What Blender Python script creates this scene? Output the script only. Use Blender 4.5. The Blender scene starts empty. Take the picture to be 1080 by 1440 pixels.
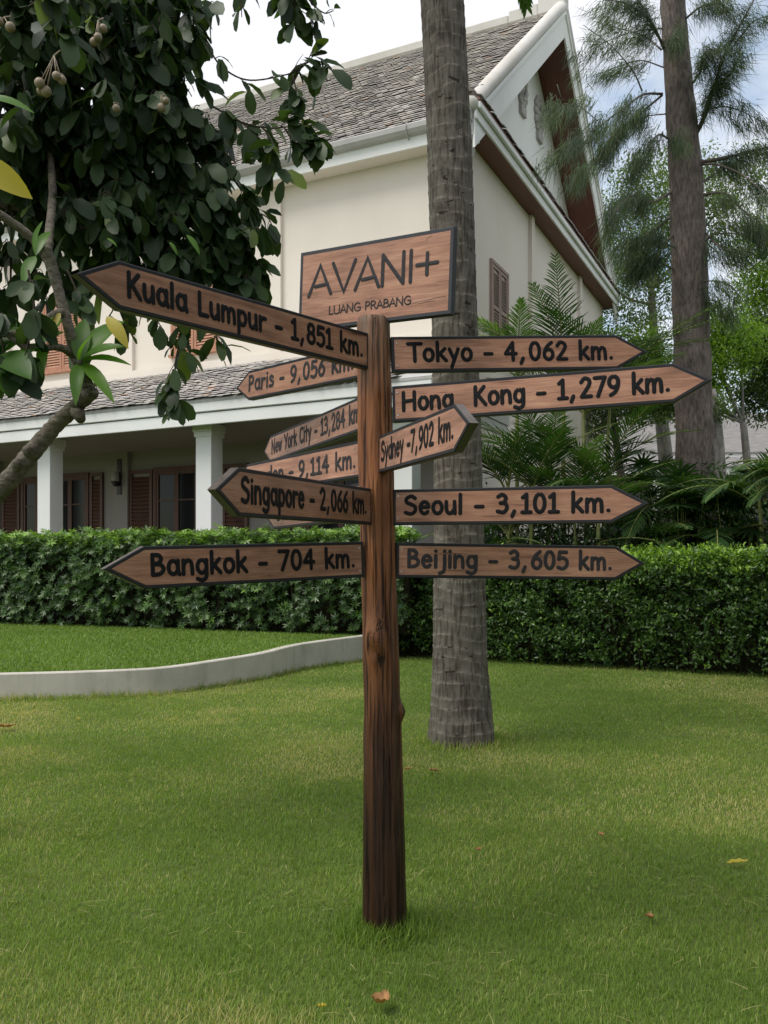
import bpy, bmesh, math, random
import numpy as np
from mathutils import Vector, Matrix, noise as mnoise

R = math.radians
scene = bpy.context.scene
col = scene.collection
random.seed(7)
rng = np.random.default_rng(7)

# ------------------------------------------------------------------ camera, sky, sun
EYE = 1.45
cam_d = bpy.data.cameras.new('camera')
cam = bpy.data.objects.new('camera', cam_d)
col.objects.link(cam)
cam.location = (0, 0, EYE)
cam.rotation_euler = (R(90), 0, 0)
cam_d.sensor_width = 36
cam_d.lens = 31.0
cam_d.shift_y = 83.0 / 1440.0
cam_d.clip_start = 0.05
cam_d.clip_end = 2000
scene.camera = cam

SUN_EL, SUN_AZ = 60.0, -118.0        # azimuth measured clockwise from +Y (the view direction)
world = bpy.data.worlds.new('World')
scene.world = world
world.use_nodes = True
wn, wl = world.node_tree.nodes, world.node_tree.links
wn.clear()
w_out = wn.new('ShaderNodeOutputWorld')
w_bg = wn.new('ShaderNodeBackground')
w_bg.inputs['Strength'].default_value = 0.1
w_sky = wn.new('ShaderNodeTexSky')
w_sky.sky_type = 'NISHITA'
w_sky.sun_disc = False
w_sky.sun_elevation = R(SUN_EL)
w_sky.sun_rotation = R(SUN_AZ)
w_tc = wn.new('ShaderNodeTexCoord')
w_map = wn.new('ShaderNodeMapping')
w_map.inputs['Location'].default_value = (0.35, 0.1, 0.0)
w_map.inputs['Scale'].default_value = (1.0, 1.0, 1.9)
w_noise = wn.new('ShaderNodeTexNoise')
w_noise.inputs['Scale'].default_value = 2.3
w_noise.inputs['Detail'].default_value = 7
w_noise.inputs['Roughness'].default_value = 0.55
w_ramp = wn.new('ShaderNodeValToRGB')
w_ramp.color_ramp.elements[0].position = 0.33
w_ramp.color_ramp.elements[1].position = 0.50
w_mix = wn.new('ShaderNodeMixRGB')
w_mix.inputs[2].default_value = (7.1, 7.2, 7.6, 1)
w_gain = wn.new('ShaderNodeMixRGB')
w_gain.blend_type = 'MULTIPLY'
w_gain.inputs[0].default_value = 1.0
w_gain.inputs[2].default_value = (1.7, 1.7, 1.5, 1)
wl.new(w_tc.outputs['Generated'], w_map.inputs['Vector'])
wl.new(w_map.outputs['Vector'], w_noise.inputs['Vector'])
wl.new(w_noise.outputs['Fac'], w_ramp.inputs['Fac'])
wl.new(w_ramp.outputs['Color'], w_mix.inputs[0])
wl.new(w_sky.outputs['Color'], w_gain.inputs[1])
wl.new(w_gain.outputs['Color'], w_mix.inputs[1])
wl.new(w_mix.outputs['Color'], w_bg.inputs['Color'])
wl.new(w_bg.outputs['Background'], w_out.inputs['Surface'])

sun_d = bpy.data.lights.new('sun', 'SUN')
sun_d.energy = 2.1
sun_d.angle = R(30)
sun_d.color = (1.0, 0.95, 0.86)
sun = bpy.data.objects.new('sun', sun_d)
col.objects.link(sun)
sdir = Vector((math.sin(R(SUN_AZ)) * math.cos(R(SUN_EL)), math.cos(R(SUN_AZ)) * math.cos(R(SUN_EL)), math.sin(R(SUN_EL))))
sun.rotation_euler = sdir.to_track_quat('Z', 'Y').to_euler()
sun.location = sdir * 30

vs = scene.view_settings
vs.view_transform = 'Standard'
vs.look = 'None'
vs.exposure = 0.5
vs.gamma = 1.0
scene.cycles.max_bounces = 6
scene.cycles.diffuse_bounces = 3
scene.cycles.glossy_bounces = 2
scene.cycles.transmission_bounces = 4
scene.cycles.transparent_max_bounces = 6
scene.cycles.caustics_reflective = False
scene.cycles.caustics_refractive = False

# ------------------------------------------------------------------ helpers
def at(px, py, d):
    """world point that stands d metres in front of the camera plane"""
    return Vector(((px - 540) / 1240 * d, d, EYE + (803 - py) / 1240 * d))

def tag(o, label=None, cat=None, group=None, kind=None):
    if label: o['label'] = label
    if cat: o['category'] = cat
    if group: o['group'] = group
    if kind: o['kind'] = kind
    return o

def empty(name, loc=(0, 0, 0), rz=0.0):
    o = bpy.data.objects.new(name, None)
    o.location = loc
    o.rotation_euler = (0, 0, rz)
    o.empty_display_size = 0.2
    col.objects.link(o)
    return o

def link_mesh(name, me, mats, parent=None, smooth=False):
    if not isinstance(mats, (list, tuple)):
        mats = [mats]
    for m in mats:
        me.materials.append(m)
    if smooth:
        me.polygons.foreach_set('use_smooth', [True] * len(me.polygons))
    o = bpy.data.objects.new(name, me)
    col.objects.link(o)
    if parent is not None:
        o.parent = parent
    return o

class MB:
    """collects simple shapes and links them as one mesh"""
    def __init__(self):
        self.v, self.f, self.mi, self.sm = [], [], [], []
    def add(self, verts, faces, mi=0, sm=False):
        b = len(self.v)
        self.v += [tuple(p) for p in verts]
        for f in faces:
            self.f.append(tuple(i + b for i in f))
            self.mi.append(mi)
            self.sm.append(sm)
    def box(self, x0, x1, y0, y1, z0, z1, mi=0, M=None, bev=0.0):
        if bev <= 0:
            vs_ = [(x0, y0, z0), (x1, y0, z0), (x1, y1, z0), (x0, y1, z0), (x0, y0, z1), (x1, y0, z1), (x1, y1, z1), (x0, y1, z1)]
            fs = [(0, 3, 2, 1), (4, 5, 6, 7), (0, 1, 5, 4), (1, 2, 6, 5), (2, 3, 7, 6), (3, 0, 4, 7)]
        else:
            b = bev
            vs_, fs = [], []
            for zz, ins in ((z0, b), (z0 + b, 0), (z1 - b, 0), (z1, b)):
                for (cx, cy, sx, sy) in ((x0, y0, 1, 1), (x1, y0, -1, 1), (x1, y1, -1, -1), (x0, y1, 1, -1)):
                    c2 = b if ins == 0 else 2 * b * 0.75
                    a_ = (cx + sx * ins, cy + sy * (ins + c2 - ins * 0.5), zz)
                    b_ = (cx + sx * (ins + c2 - ins * 0.5), cy + sy * ins, zz)
                    pr = [a_, b_] if (sx * sy > 0) else [b_, a_]
                    vs_ += pr
            for k in range(3):
                for i in range(8):
                    j = (i + 1) % 8
                    fs.append((k * 8 + i, k * 8 + j, k * 8 + 8 + j, k * 8 + 8 + i))
            fs.append(tuple(range(7, -1, -1)))
            fs.append(tuple(range(24, 32)))
        if M is not None:
            vs_ = [M @ Vector(p) for p in vs_]
        self.add(vs_, fs, mi)
    def tube(self, pts, radii, seg=8, mi=0, sm=True, cap=True, jit=0.0, ell=(1, 1)):
        pts = [Vector(p) for p in pts]
        n = len(pts)
        if not hasattr(radii, '__len__'):
            radii = [radii] * n
        t0 = (pts[1] - pts[0]).normalized()
        ref = Vector((0, 0, 1)) if abs(t0.z) < 0.9 else Vector((1, 0, 0))
        a = t0.cross(ref).normalized()
        vs_, fs = [], []
        for i in range(n):
            t = (pts[min(i + 1, n - 1)] - pts[max(i - 1, 0)]).normalized()
            a = (a - t * a.dot(t)).normalized()
            b = t.cross(a)
            for k in range(seg):
                w = 2 * math.pi * k / seg
                rr = radii[i] * (1 + (random.uniform(-jit, jit) if jit else 0))
                vs_.append(pts[i] + a * (math.cos(w) * rr * ell[0]) + b * (math.sin(w) * rr * ell[1]))
        for i in range(n - 1):
            for k in range(seg):
                k2 = (k + 1) % seg
                fs.append((i * seg + k, i * seg + k2, (i + 1) * seg + k2, (i + 1) * seg + k))
        if cap:
            fs.append(tuple(range(seg - 1, -1, -1)))
            fs.append(tuple((n - 1) * seg + k for k in range(seg)))
        self.add(vs_, fs, mi, sm)
    def ball(self, c, r, seg=10, rings=7, sc=(1, 1, 1), mi=0, M=None):
        vs_, fs = [], []
        for i in range(rings + 1):
            th = math.pi * i / rings
            for k in range(seg):
                w = 2 * math.pi * k / seg
                p = Vector((math.sin(th) * math.cos(w) * r * sc[0], math.sin(th) * math.sin(w) * r * sc[1], math.cos(th) * r * sc[2]))
                if M is not None: p = M @ p
                vs_.append(p + Vector(c))
        for i in range(rings):
            for k in range(seg):
                k2 = (k + 1) % seg
                fs.append((i * seg + k, (i + 1) * seg + k, (i + 1) * seg + k2, i * seg + k2))
        self.add(vs_, fs, mi, True)
    def build(self, name, mats, parent=None):
        me = bpy.data.meshes.new(name)
        me.from_pydata(self.v, [], self.f)
        o = link_mesh(name, me, mats, parent)
        me.polygons.foreach_set('material_index', self.mi)
        me.polygons.foreach_set('use_smooth', self.sm)
        me.validate()
        me.update()
        return o

def smooth_path(pts, sub=6):
    """Catmull-Rom through points (any dimension)"""
    P = [np.array(p, float) for p in pts]
    if len(P) < 3:
        return P
    P = [2 * P[0] - P[1]] + P + [2 * P[-1] - P[-2]]
    out = []
    for i in range(1, len(P) - 2):
        for k in range(sub):
            t = k / sub
            out.append(0.5 * ((2 * P[i]) + (-P[i - 1] + P[i + 1]) * t + (2 * P[i - 1] - 5 * P[i] + 4 * P[i + 1] - P[i + 2]) * t * t + (-P[i - 1] + 3 * P[i] - 3 * P[i + 1] + P[i + 2]) * t ** 3))
    out.append(P[-2])
    return out

# leaf templates: (along, across, up) and faces
LEAF_BROAD = (np.array([[0, 0, 0], [.3, 0, .02], [.68, 0, .0], [1, 0, -.09], [.28, .19, .07], [.66, .26, .03], [.28, -.19, .05], [.66, -.26, .06], [.9, .16, -.05], [.91, -.15, -.02]]),
              [(0, 1, 4), (0, 6, 1), (1, 2, 5, 4), (1, 6, 7, 2), (2, 3, 8, 5), (2, 7, 9, 3)])
LEAF_LANCE = (np.array([[0, 0, 0], [.35, 0, .03], [.7, 0, .01], [1, 0, -.1], [.35, .12, .07], [.7, .135, .05], [.35, -.12, .07], [.7, -.135, .05]]),
              [(0, 1, 4), (0, 6, 1), (1, 2, 5, 4), (1, 6, 7, 2), (2, 3, 5), (2, 7, 3)])
def lance_template(n=7, wmax=.15, tip=-.10):
    V, F_ = [], []
    for i in range(n + 1):
        t = i / n
        w = wmax * (math.sin(math.pi * t ** .85) ** .8 if 0 < i < n else 0) + .004
        zc = .05 * math.sin(math.pi * t) + tip * t * t
        V += [(t, w, zc + .30 * w), (t, 0, zc - .0), (t, -w, zc + .30 * w)]
    for i in range(n):
        a = i * 3
        F_ += [(a, a + 1, a + 4, a + 3), (a + 1, a + 2, a + 5, a + 4)]
    return np.array(V), F_
LEAF_LONG = lance_template()
LEAF_SMALL = (np.array([[0, 0, 0], [.5, .27, .05], [1, 0, 0], [.5, -.27, .05], [.5, 0, -.02]]), [(0, 4, 1), (4, 2, 1), (0, 3, 4), (4, 3, 2)])
LEAF_DOT = (np.array([[0, 0, 0], [.5, .3, .06], [1, 0, 0], [.5, -.3, .06]]), [(0, 2, 1), (0, 3, 2)])
BLADE = (np.array([[0, .5, 0], [0, -.5, 0], [.5, .4, .04], [.5, -.4, .04], [1, 0, .0]]), [(0, 1, 3, 2), (2, 3, 4)])
NEEDLE = (np.array([[0, .5, 0], [0, -.5, 0], [1, 0, -.06]]), [(0, 1, 2)])

def unit(a):
    return a / np.maximum(np.linalg.norm(a, axis=-1, keepdims=True), 1e-9)

def leaf_object(name, tmpl, P, D, Nn, L, W, tint, mat, parent=None, bend=None, smooth=False):
    """many leaves as one mesh: base points P, directions D, up-vectors Nn, lengths L, widths W, tint 0..1"""
    T, F_ = tmpl
    P = np.asarray(P, float); n = len(P)
    D = unit(np.asarray(D, float)); Nn = np.asarray(Nn, float)
    S = unit(np.cross(Nn, D)); U = np.cross(D, S)
    L = np.broadcast_to(np.asarray(L, float), (n,)); W = np.broadcast_to(np.asarray(W, float), (n,))
    V = P[:, None, :] + D[:, None, :] * (T[None, :, 0:1] * L[:, None, None]) + S[:, None, :] * (T[None, :, 1:2] * W[:, None, None]) + U[:, None, :] * (T[None, :, 2:3] * L[:, None, None])
    if bend is not None:
        V[:, :, 2] -= (T[None, :, 0] ** 2) * np.broadcast_to(np.asarray(bend, float), (n,))[:, None]
    k = len(T)
    me = bpy.data.meshes.new(name)
    me.vertices.add(n * k)
    me.vertices.foreach_set('co', V.reshape(-1).astype(np.float32))
    sizes = np.array([len(f) for f in F_]); flat = np.concatenate([np.array(f) for f in F_])
    nl = len(flat)
    me.loops.add(n * nl)
    me.polygons.add(n * len(F_))
    me.loops.foreach_set('vertex_index', (np.arange(n)[:, None] * k + flat[None, :]).reshape(-1).astype(np.int32))
    starts = np.concatenate([[0], np.cumsum(sizes)[:-1]])
    me.polygons.foreach_set('loop_start', (np.arange(n)[:, None] * nl + starts[None, :]).reshape(-1).astype(np.int32))
    at_ = me.attributes.new('tint', 'FLOAT', 'POINT')
    at_.data.foreach_set('value', np.repeat(np.broadcast_to(np.asarray(tint, float), (n,)), k).astype(np.float32))
    me.update(calc_edges=True)
    return link_mesh(name, me, mat, parent, smooth)

def rand_dirs(n):
    return unit(rng.normal(size=(n, 3)))

# ------------------------------------------------------------------ materials
def nmat(name):
    m = bpy.data.materials.new(name)
    m.use_nodes = True
    nt = m.node_tree
    return m, nt, nt.nodes['Principled BSDF']

def nd(nt, t, **kw):
    n = nt.nodes.new(t)
    for k, v in kw.items():
        n.inputs[k.replace('_', ' ')].default_value = v
    return n

def coords(nt, scale=(1, 1, 1), kind='Object', rand=False):
    tc = nt.nodes.new('ShaderNodeTexCoord')
    mp = nt.nodes.new('ShaderNodeMapping')
    mp.inputs['Scale'].default_value = scale
    nt.links.new(tc.outputs[kind], mp.inputs['Vector'])
    if rand:
        oi = nt.nodes.new('ShaderNodeObjectInfo')
        mu = nt.nodes.new('ShaderNodeVectorMath'); mu.operation = 'SCALE'
        mu.inputs[0].default_value = (17, 31, 53)
        nt.links.new(oi.outputs['Random'], mu.inputs['Scale'])
        nt.links.new(mu.outputs['Vector'], mp.inputs['Location'])
    return mp

def ramp(nt, stops):
    r = nt.nodes.new('ShaderNodeValToRGB')
    e = r.color_ramp.elements
    while len(e) < len(stops):
        e.new(0.5)
    for i, (p, c) in enumerate(stops):
        e[i].position = p
        e[i].color = tuple(c) + (1,) if len(c) == 3 else c
    return r

def noise(nt, vec, scale, detail=4, rough=0.55):
    n = nd(nt, 'ShaderNodeTexNoise', Scale=scale, Detail=detail, Roughness=rough)
    nt.links.new(vec.outputs[0], n.inputs['Vector'])
    return n

def mixc(nt, fac, a, b, mode='MIX'):
    m = nt.nodes.new('ShaderNodeMixRGB')
    m.blend_type = mode
    for i, s in ((0, fac), (1, a), (2, b)):
        if isinstance(s, (int, float)):
            m.inputs[i].default_value = s
        elif isinstance(s, (tuple, list)):
            m.inputs[i].default_value = tuple(s) + (1,)
        else:
            nt.links.new(s, m.inputs[i])
    return m.outputs[0]

def bump(nt, bsdf, h, strength=0.3, dist=0.01):
    b = nd(nt, 'ShaderNodeBump', Strength=strength, Distance=dist)
    nt.links.new(h, b.inputs['Height'])
    nt.links.new(b.outputs[0], bsdf.inputs['Normal'])

def plain(name, c, rough=0.6, var=0.12, scale=6.0, bmp=0.1, metal=0.0, stretch=(1, 1, 1), spec=0.5):
    m, nt, b = nmat(name)
    mp = coords(nt, stretch)
    n = noise(nt, mp, scale, 6, 0.6)
    r = ramp(nt, [(0.25, tuple(x * (1 - var) for x in c)), (0.75, tuple(min(1, x * (1 + var)) for x in c))])
    nt.links.new(n.outputs['Fac'], r.inputs['Fac'])
    nt.links.new(r.outputs['Color'], b.inputs['Base Color'])
    b.inputs['Roughness'].default_value = rough
    b.inputs['Metallic'].default_value = metal
    b.inputs['Specular IOR Level'].default_value = spec
    if bmp:
        n2 = noise(nt, mp, scale * 6, 4)
        bump(nt, b, n2.outputs['Fac'], bmp, 0.01)
    return m

def leafmat(name, c1, c2, rough=0.45, trans=0.3, c3=None, spec=0.4):
    """tint 0 -> c1, tint 1 -> c2"""
    m, nt, b = nmat(name)
    a = nt.nodes.new('ShaderNodeAttribute'); a.attribute_name = 'tint'
    stops = [(0, c1), (1, c2)] if c3 is None else [(0, c1), (0.75, c2), (0.97, c3)]
    r = ramp(nt, stops)
    nt.links.new(a.outputs['Fac'], r.inputs['Fac'])
    nt.links.new(r.outputs['Color'], b.inputs['Base Color'])
    b.inputs['Roughness'].default_value = rough
    b.inputs['Specular IOR Level'].default_value = spec
    if trans > 0:
        t = nt.nodes.new('ShaderNodeBsdfTranslucent')
        tcol = mixc(nt, 1.0, r.outputs['Color'], (1.5, 1.6, 0.6), 'MULTIPLY')
        nt.links.new(tcol, t.inputs['Color'])
        mx = nt.nodes.new('ShaderNodeMixShader')
        mx.inputs[0].default_value = trans
        nt.links.new(b.outputs[0], mx.inputs[1])
        nt.links.new(t.outputs[0], mx.inputs[2])
        nt.links.new(mx.outputs[0], nt.nodes['Material Output'].inputs['Surface'])
    return m

def wood_board():
    m, nt, b = nmat('board_wood')
    mp = coords(nt, (1.2, 1, 16), rand=True)
    n1 = noise(nt, mp, 3.0, 6, 0.65)
    mp2 = coords(nt, (3, 1, 90), rand=True)
    n2 = noise(nt, mp2, 4.0, 4, 0.6)
    mp3 = coords(nt, (1, 1, 1), rand=True)
    n3 = noise(nt, mp3, 5.0, 3)
    r = ramp(nt, [(0.28, (0.23, 0.115, 0.075)), (0.5, (0.41, 0.215, 0.145)), (0.75, (0.51, 0.30, 0.21))])
    nt.links.new(n1.outputs['Fac'], r.inputs['Fac'])
    g = ramp(nt, [(0.3, (0.72, 0.7, 0.68)), (0.62, (1.08, 1.08, 1.08))])
    nt.links.new(n2.outputs['Fac'], g.inputs['Fac'])
    c = mixc(nt, 1.0, r.outputs['Color'], g.outputs['Color'], 'MULTIPLY')
    w = ramp(nt, [(0.35, (0.82, 0.80, 0.8)), (0.65, (1.1, 1.08, 1.06))])
    nt.links.new(n3.outputs['Fac'], w.inputs['Fac'])
    c = mixc(nt, 1.0, c, w.outputs['Color'], 'MULTIPLY')
    oi = nt.nodes.new('ShaderNodeObjectInfo')
    tone = ramp(nt, [(0.0, (0.84, 0.82, 0.80)), (0.5, (1.0, 0.98, 0.97)), (1.0, (1.12, 1.10, 1.10))])
    nt.links.new(oi.outputs['Random'], tone.inputs['Fac'])
    c = mixc(nt, 1.0, c, tone.outputs['Color'], 'MULTIPLY')
    # fine scratches, hairline splits and a few dark knots
    n4 = noise(nt, coords(nt, (2, 1, 40), rand=True), 2.2, 2, 0.5)
    sp = ramp(nt, [(0.26, (0.42, 0.38, 0.36)), (0.30, (1, 1, 1))])
    nt.links.new(n4.outputs['Fac'], sp.inputs['Fac'])
    c = mixc(nt, 1.0, c, sp.outputs['Color'], 'MULTIPLY')
    n5 = noise(nt, coords(nt, (6, 1, 14), rand=True), 2.5, 2, 0.5)
    kn = ramp(nt, [(0.74, (1, 1, 1)), (0.80, (0.45, 0.38, 0.34))])
    nt.links.new(n5.outputs['Fac'], kn.inputs['Fac'])
    c = mixc(nt, 1.0, c, kn.outputs['Color'], 'MULTIPLY')
    nt.links.new(c, b.inputs['Base Color'])
    b.inputs['Roughness'].default_value = 0.42
    b.inputs['Specular IOR Level'].default_value = 0.35
    bump(nt, b, n2.outputs['Fac'], 0.15, 0.002)
    return m

def post_wood():
    m, nt, b = nmat('post_wood')
    mp = coords(nt, (1, 1, 0.06))
    n1 = noise(nt, mp, 26, 6, 0.65)
    n2 = noise(nt, coords(nt, (1, 1, 0.03)), 70, 3, 0.6)
    n3 = noise(nt, coords(nt, (1, 1, 0.35)), 5, 4, 0.6)
    r = ramp(nt, [(0.3, (0.038, 0.014, 0.007)), (0.46, (0.21, 0.074, 0.026)), (0.72, (0.42, 0.17, 0.062))])
    nt.links.new(n1.outputs['Fac'], r.inputs['Fac'])
    crack = ramp(nt, [(0.34, (0.10, 0.08, 0.07)), (0.47, (1, 1, 1))])
    nt.links.new(n2.outputs['Fac'], crack.inputs['Fac'])
    c = mixc(nt, 1.0, r.outputs['Color'], crack.outputs['Color'], 'MULTIPLY')
    # the log turns darker brown towards its foot
    sx = nt.nodes.new('ShaderNodeSeparateXYZ')
    tc = nt.nodes.new('ShaderNodeTexCoord')
    nt.links.new(tc.outputs['Object'], sx.inputs[0])
    ad = nt.nodes.new('ShaderNodeMath'); ad.operation = 'MULTIPLY_ADD'
    nt.links.new(n3.outputs['Fac'], ad.inputs[0]); ad.inputs[1].default_value = 1.1
    nt.links.new(sx.outputs['Z'], ad.inputs[2])
    hr = ramp(nt, [(0.0, (0.115, 0.11, 0.115)), (1.0, (1, 1, 1))])
    mr = nt.nodes.new('ShaderNodeMapRange')
    mr.inputs['From Min'].default_value = 1.0; mr.inputs['From Max'].default_value = 2.35
    nt.links.new(ad.outputs[0], mr.inputs['Value'])
    nt.links.new(mr.outputs[0], hr.inputs['Fac'])
    c = mixc(nt, 1.0, c, hr.outputs['Color'], 'MULTIPLY')
    # greyed, sun-bleached patches at the very top
    gr = nt.nodes.new('ShaderNodeMapRange')
    gr.inputs['From Min'].default_value = 2.72; gr.inputs['From Max'].default_value = 3.1
    nt.links.new(ad.outputs[0], gr.inputs['Value'])
    c = mixc(nt, gr.outputs[0], c, (0.17, 0.125, 0.095))
    nt.links.new(c, b.inputs['Base Color'])
    b.inputs['Roughness'].default_value = 0.5
    b.inputs['Specular IOR Level'].default_value = 0.35
    mul = nt.nodes.new('ShaderNodeMath'); mul.operation = 'MULTIPLY_ADD'
    nt.links.new(crack.outputs['Color'], mul.inputs[0]); mul.inputs[1].default_value = 0.8
    nt.links.new(n1.outputs['Fac'], mul.inputs[2])
    bump(nt, b, mul.outputs[0], 0.9, 0.010)
    return m

def palm_bark():
    m, nt, b = nmat('palm_bark')
    n1 = noise(nt, coords(nt, (1, 1, 0.12)), 42, 5, 0.6)
    n2 = noise(nt, coords(nt, (1, 1, 1)), 7, 8, 0.7)
    n3 = noise(nt, coords(nt, (0.8, 0.8, 2.0)), 10, 3, 0.55)
    r = ramp(nt, [(0.3, (0.066, 0.057, 0.046)), (0.5, (0.135, 0.119, 0.099)), (0.8, (0.215, 0.194, 0.168))])
    nt.links.new(n2.outputs['Fac'], r.inputs['Fac'])
    v = ramp(nt, [(0.36, (0.36, 0.33, 0.31)), (0.52, (1.08, 1.08, 1.08))])
    nt.links.new(n1.outputs['Fac'], v.inputs['Fac'])
    c = mixc(nt, 0.8, r.outputs['Color'], v.outputs['Color'], 'MULTIPLY')
    p = ramp(nt, [(0.31, (0.2, 0.16, 0.13)), (0.345, (1, 1, 1))])
    nt.links.new(n3.outputs['Fac'], p.inputs['Fac'])
    c = mixc(nt, 0.9, c, p.outputs['Color'], 'MULTIPLY')
    a = nt.nodes.new('ShaderNodeAttribute'); a.attribute_name = 'ring'
    rr = ramp(nt, [(0.0, (1, 1, 1)), (0.3, (1.0, 1.0, 1.0)), (0.8, (1.5, 1.48, 1.46))])
    nt.links.new(a.outputs['Fac'], rr.inputs['Fac'])
    c = mixc(nt, 1.0, c, rr.outputs['Color'], 'MULTIPLY')
    nt.links.new(c, b.inputs['Base Color'])
    b.inputs['Roughness'].default_value = 0.85
    b.inputs['Specular IOR Level'].default_value = 0.2
    ad = nt.nodes.new('ShaderNodeMath'); ad.operation = 'ADD'
    nt.links.new(v.outputs['Color'], ad.inputs[0]); nt.links.new(p.outputs['Color'], ad.inputs[1])
    bump(nt, b, ad.outputs[0], 0.6, 0.012)
    return m

def bark(name, dark, light, scale=18, zs=0.15):
    m, nt, b = nmat(name)
    n1 = noise(nt, coords(nt, (1, 1, zs)), scale, 6, 0.7)
    n2 = noise(nt, coords(nt, (1, 1, 1)), 2.5, 4)
    r = ramp(nt, [(0.3, dark), (0.7, light)])
    nt.links.new(n1.outputs['Fac'], r.inputs['Fac'])
    g = ramp(nt, [(0.35, (0.75, 0.75, 0.78)), (0.65, (1.1, 1.08, 1.05))])
    nt.links.new(n2.outputs['Fac'], g.inputs['Fac'])
    nt.links.new(mixc(nt, 1.0, r.outputs['Color'], g.outputs['Color'], 'MULTIPLY'), b.inputs['Base Color'])
    b.inputs['Roughness'].default_value = 0.85
    b.inputs['Specular IOR Level'].default_value = 0.2
    bump(nt, b, n1.outputs['Fac'], 0.9, 0.03)
    return m

def wall_paint(name, c, stain=(0.93, 0.925, 0.91)):
    m, nt, b = nmat(name)
    n1 = noise(nt, coords(nt, (1, 1, 0.6)), 0.7, 5, 0.6)
    n2 = noise(nt, coords(nt), 30, 3)
    r = ramp(nt, [(0.3, tuple(x * s for x, s in zip(c, stain))), (0.6, c)])
    nt.links.new(n1.outputs['Fac'], r.inputs['Fac'])
    nt.links.new(r.outputs['Color'], b.inputs['Base Color'])
    b.inputs['Roughness'].default_value = 0.8
    b.inputs['Specular IOR Level'].default_value = 0.25
    bump(nt, b, n2.outputs['Fac'], 0.08, 0.01)
    return m

def tile_mat():
    m, nt, b = nmat('roof_tile')
    a = nt.nodes.new('ShaderNodeAttribute'); a.attribute_name = 'tint'
    r = ramp(nt, [(0.0, (0.24, 0.22, 0.21)), (0.3, (0.50, 0.47, 0.45)), (0.85, (0.72, 0.68, 0.65)), (1.0, (0.60, 0.42, 0.33))])
    nt.links.new(a.outputs['Fac'], r.inputs['Fac'])
    n = noise(nt, coords(nt), 1.3, 5, 0.6)
    g = ramp(nt, [(0.35, (0.72, 0.72, 0.74)), (0.65, (1.1, 1.08, 1.04))])
    nt.links.new(n.outputs['Fac'], g.inputs['Fac'])
    nt.links.new(mixc(nt, 1.0, r.outputs['Color'], g.outputs['Color'], 'MULTIPLY'), b.inputs['Base Color'])
    b.inputs['Roughness'].default_value = 0.8
    b.inputs['Specular IOR Level'].default_value = 0.25
    return m

def lawn_mat(name, g1, g2, dry, dry_amt):
    m, nt, b = nmat(name)
    n1 = noise(nt, coords(nt), 0.9, 5, 0.6)
    n2 = noise(nt, coords(nt), 60, 4, 0.7)
    r = ramp(nt, [(0.3, g1), (0.7, g2)])
    nt.links.new(n2.outputs['Fac'], r.inputs['Fac'])
    d = ramp(nt, [(0.5, (0, 0, 0)), (0.75, (dry_amt,) * 3)])
    nt.links.new(n1.outputs['Fac'], d.inputs['Fac'])
    nt.links.new(mixc(nt, d.outputs['Color'], r.outputs['Color'], dry), b.inputs['Base Color'])
    b.inputs['Roughness'].default_value = 0.9
    b.inputs['Specular IOR Level'].default_value = 0.15
    bump(nt, b, n2.outputs['Fac'], 0.6, 0.02)
    return m

M = {}
M['wood'] = wood_board()
M['post'] = post_wood()
M['border'] = plain('board_border', (0.015, 0.015, 0.018), 0.55, 0.3, 30, 0.1, spec=0.25)
def worn_paint(name, c, under, amt):
    m, nt, b = nmat(name)
    n1 = noise(nt, coords(nt, (3, 3, 3), rand=True), 22, 6, 0.7)
    r = ramp(nt, [(0.30, c), (amt, tuple(x * 1.5 for x in c)), (amt + .03, under)])
    nt.links.new(n1.outputs['Fac'], r.inputs['Fac'])
    nt.links.new(r.outputs['Color'], b.inputs['Base Color'])
    b.inputs['Roughness'].default_value = 0.55
    b.inputs['Specular IOR Level'].default_value = 0.3
    bump(nt, b, n1.outputs['Fac'], 0.2, 0.003)
    return m
M['border'] = worn_paint('board_border', (0.014, 0.014, 0.017), (0.10, 0.065, 0.05), 0.68)
M['edge'] = plain('board_edge', (0.085, 0.068, 0.058), 0.36, 0.35, 20, 0.15)
M['slate'] = plain('sign_border', (0.038, 0.040, 0.048), 0.55, 0.2, 30, 0.1, spec=0.3)
M['ink'] = plain('black_lettering', (0.009, 0.009, 0.011), 0.6, 0.2, 60, 0.0, spec=0.15)
M['ink_grey'] = plain('grey_lettering', (0.040, 0.038, 0.042), 0.65, 0.3, 60, 0.0, spec=0.15)
M['screw'] = plain('screw_steel', (0.45, 0.45, 0.46), 0.35, 0.1, 30, 0.0, metal=0.9)
M['palm_bark'] = palm_bark()
M['pine_bark'] = bark('pine_bark', (0.060, 0.048, 0.042), (0.27, 0.225, 0.205), 20, 0.25)
M['plum_bark'] = bark('plumeria_bark', (0.075, 0.062, 0.048), (0.29, 0.26, 0.21), 26, 1.6)
M['twig'] = bark('twig_bark', (0.03, 0.024, 0.018), (0.11, 0.09, 0.07), 30, 0.3)
M['grey_bark'] = bark('grey_bark', (0.13, 0.12, 0.11), (0.33, 0.31, 0.29), 12, 0.3)
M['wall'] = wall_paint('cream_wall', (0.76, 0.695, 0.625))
M['wall_shaded'] = wall_paint('shaded_verandah_wall', (0.29, 0.275, 0.255))  # wall colour darkened to paint in the shade under the verandah roof
M['white'] = wall_paint('white_paint', (0.80, 0.80, 0.79), (0.9, 0.9, 0.9))
M['gutter'] = wall_paint('gutter_grey', (0.46, 0.45, 0.44), (0.7, 0.7, 0.68))
M['kerb'] = wall_paint('bed_wall_paint', (0.47, 0.445, 0.40), (0.78, 0.77, 0.74))
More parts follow.
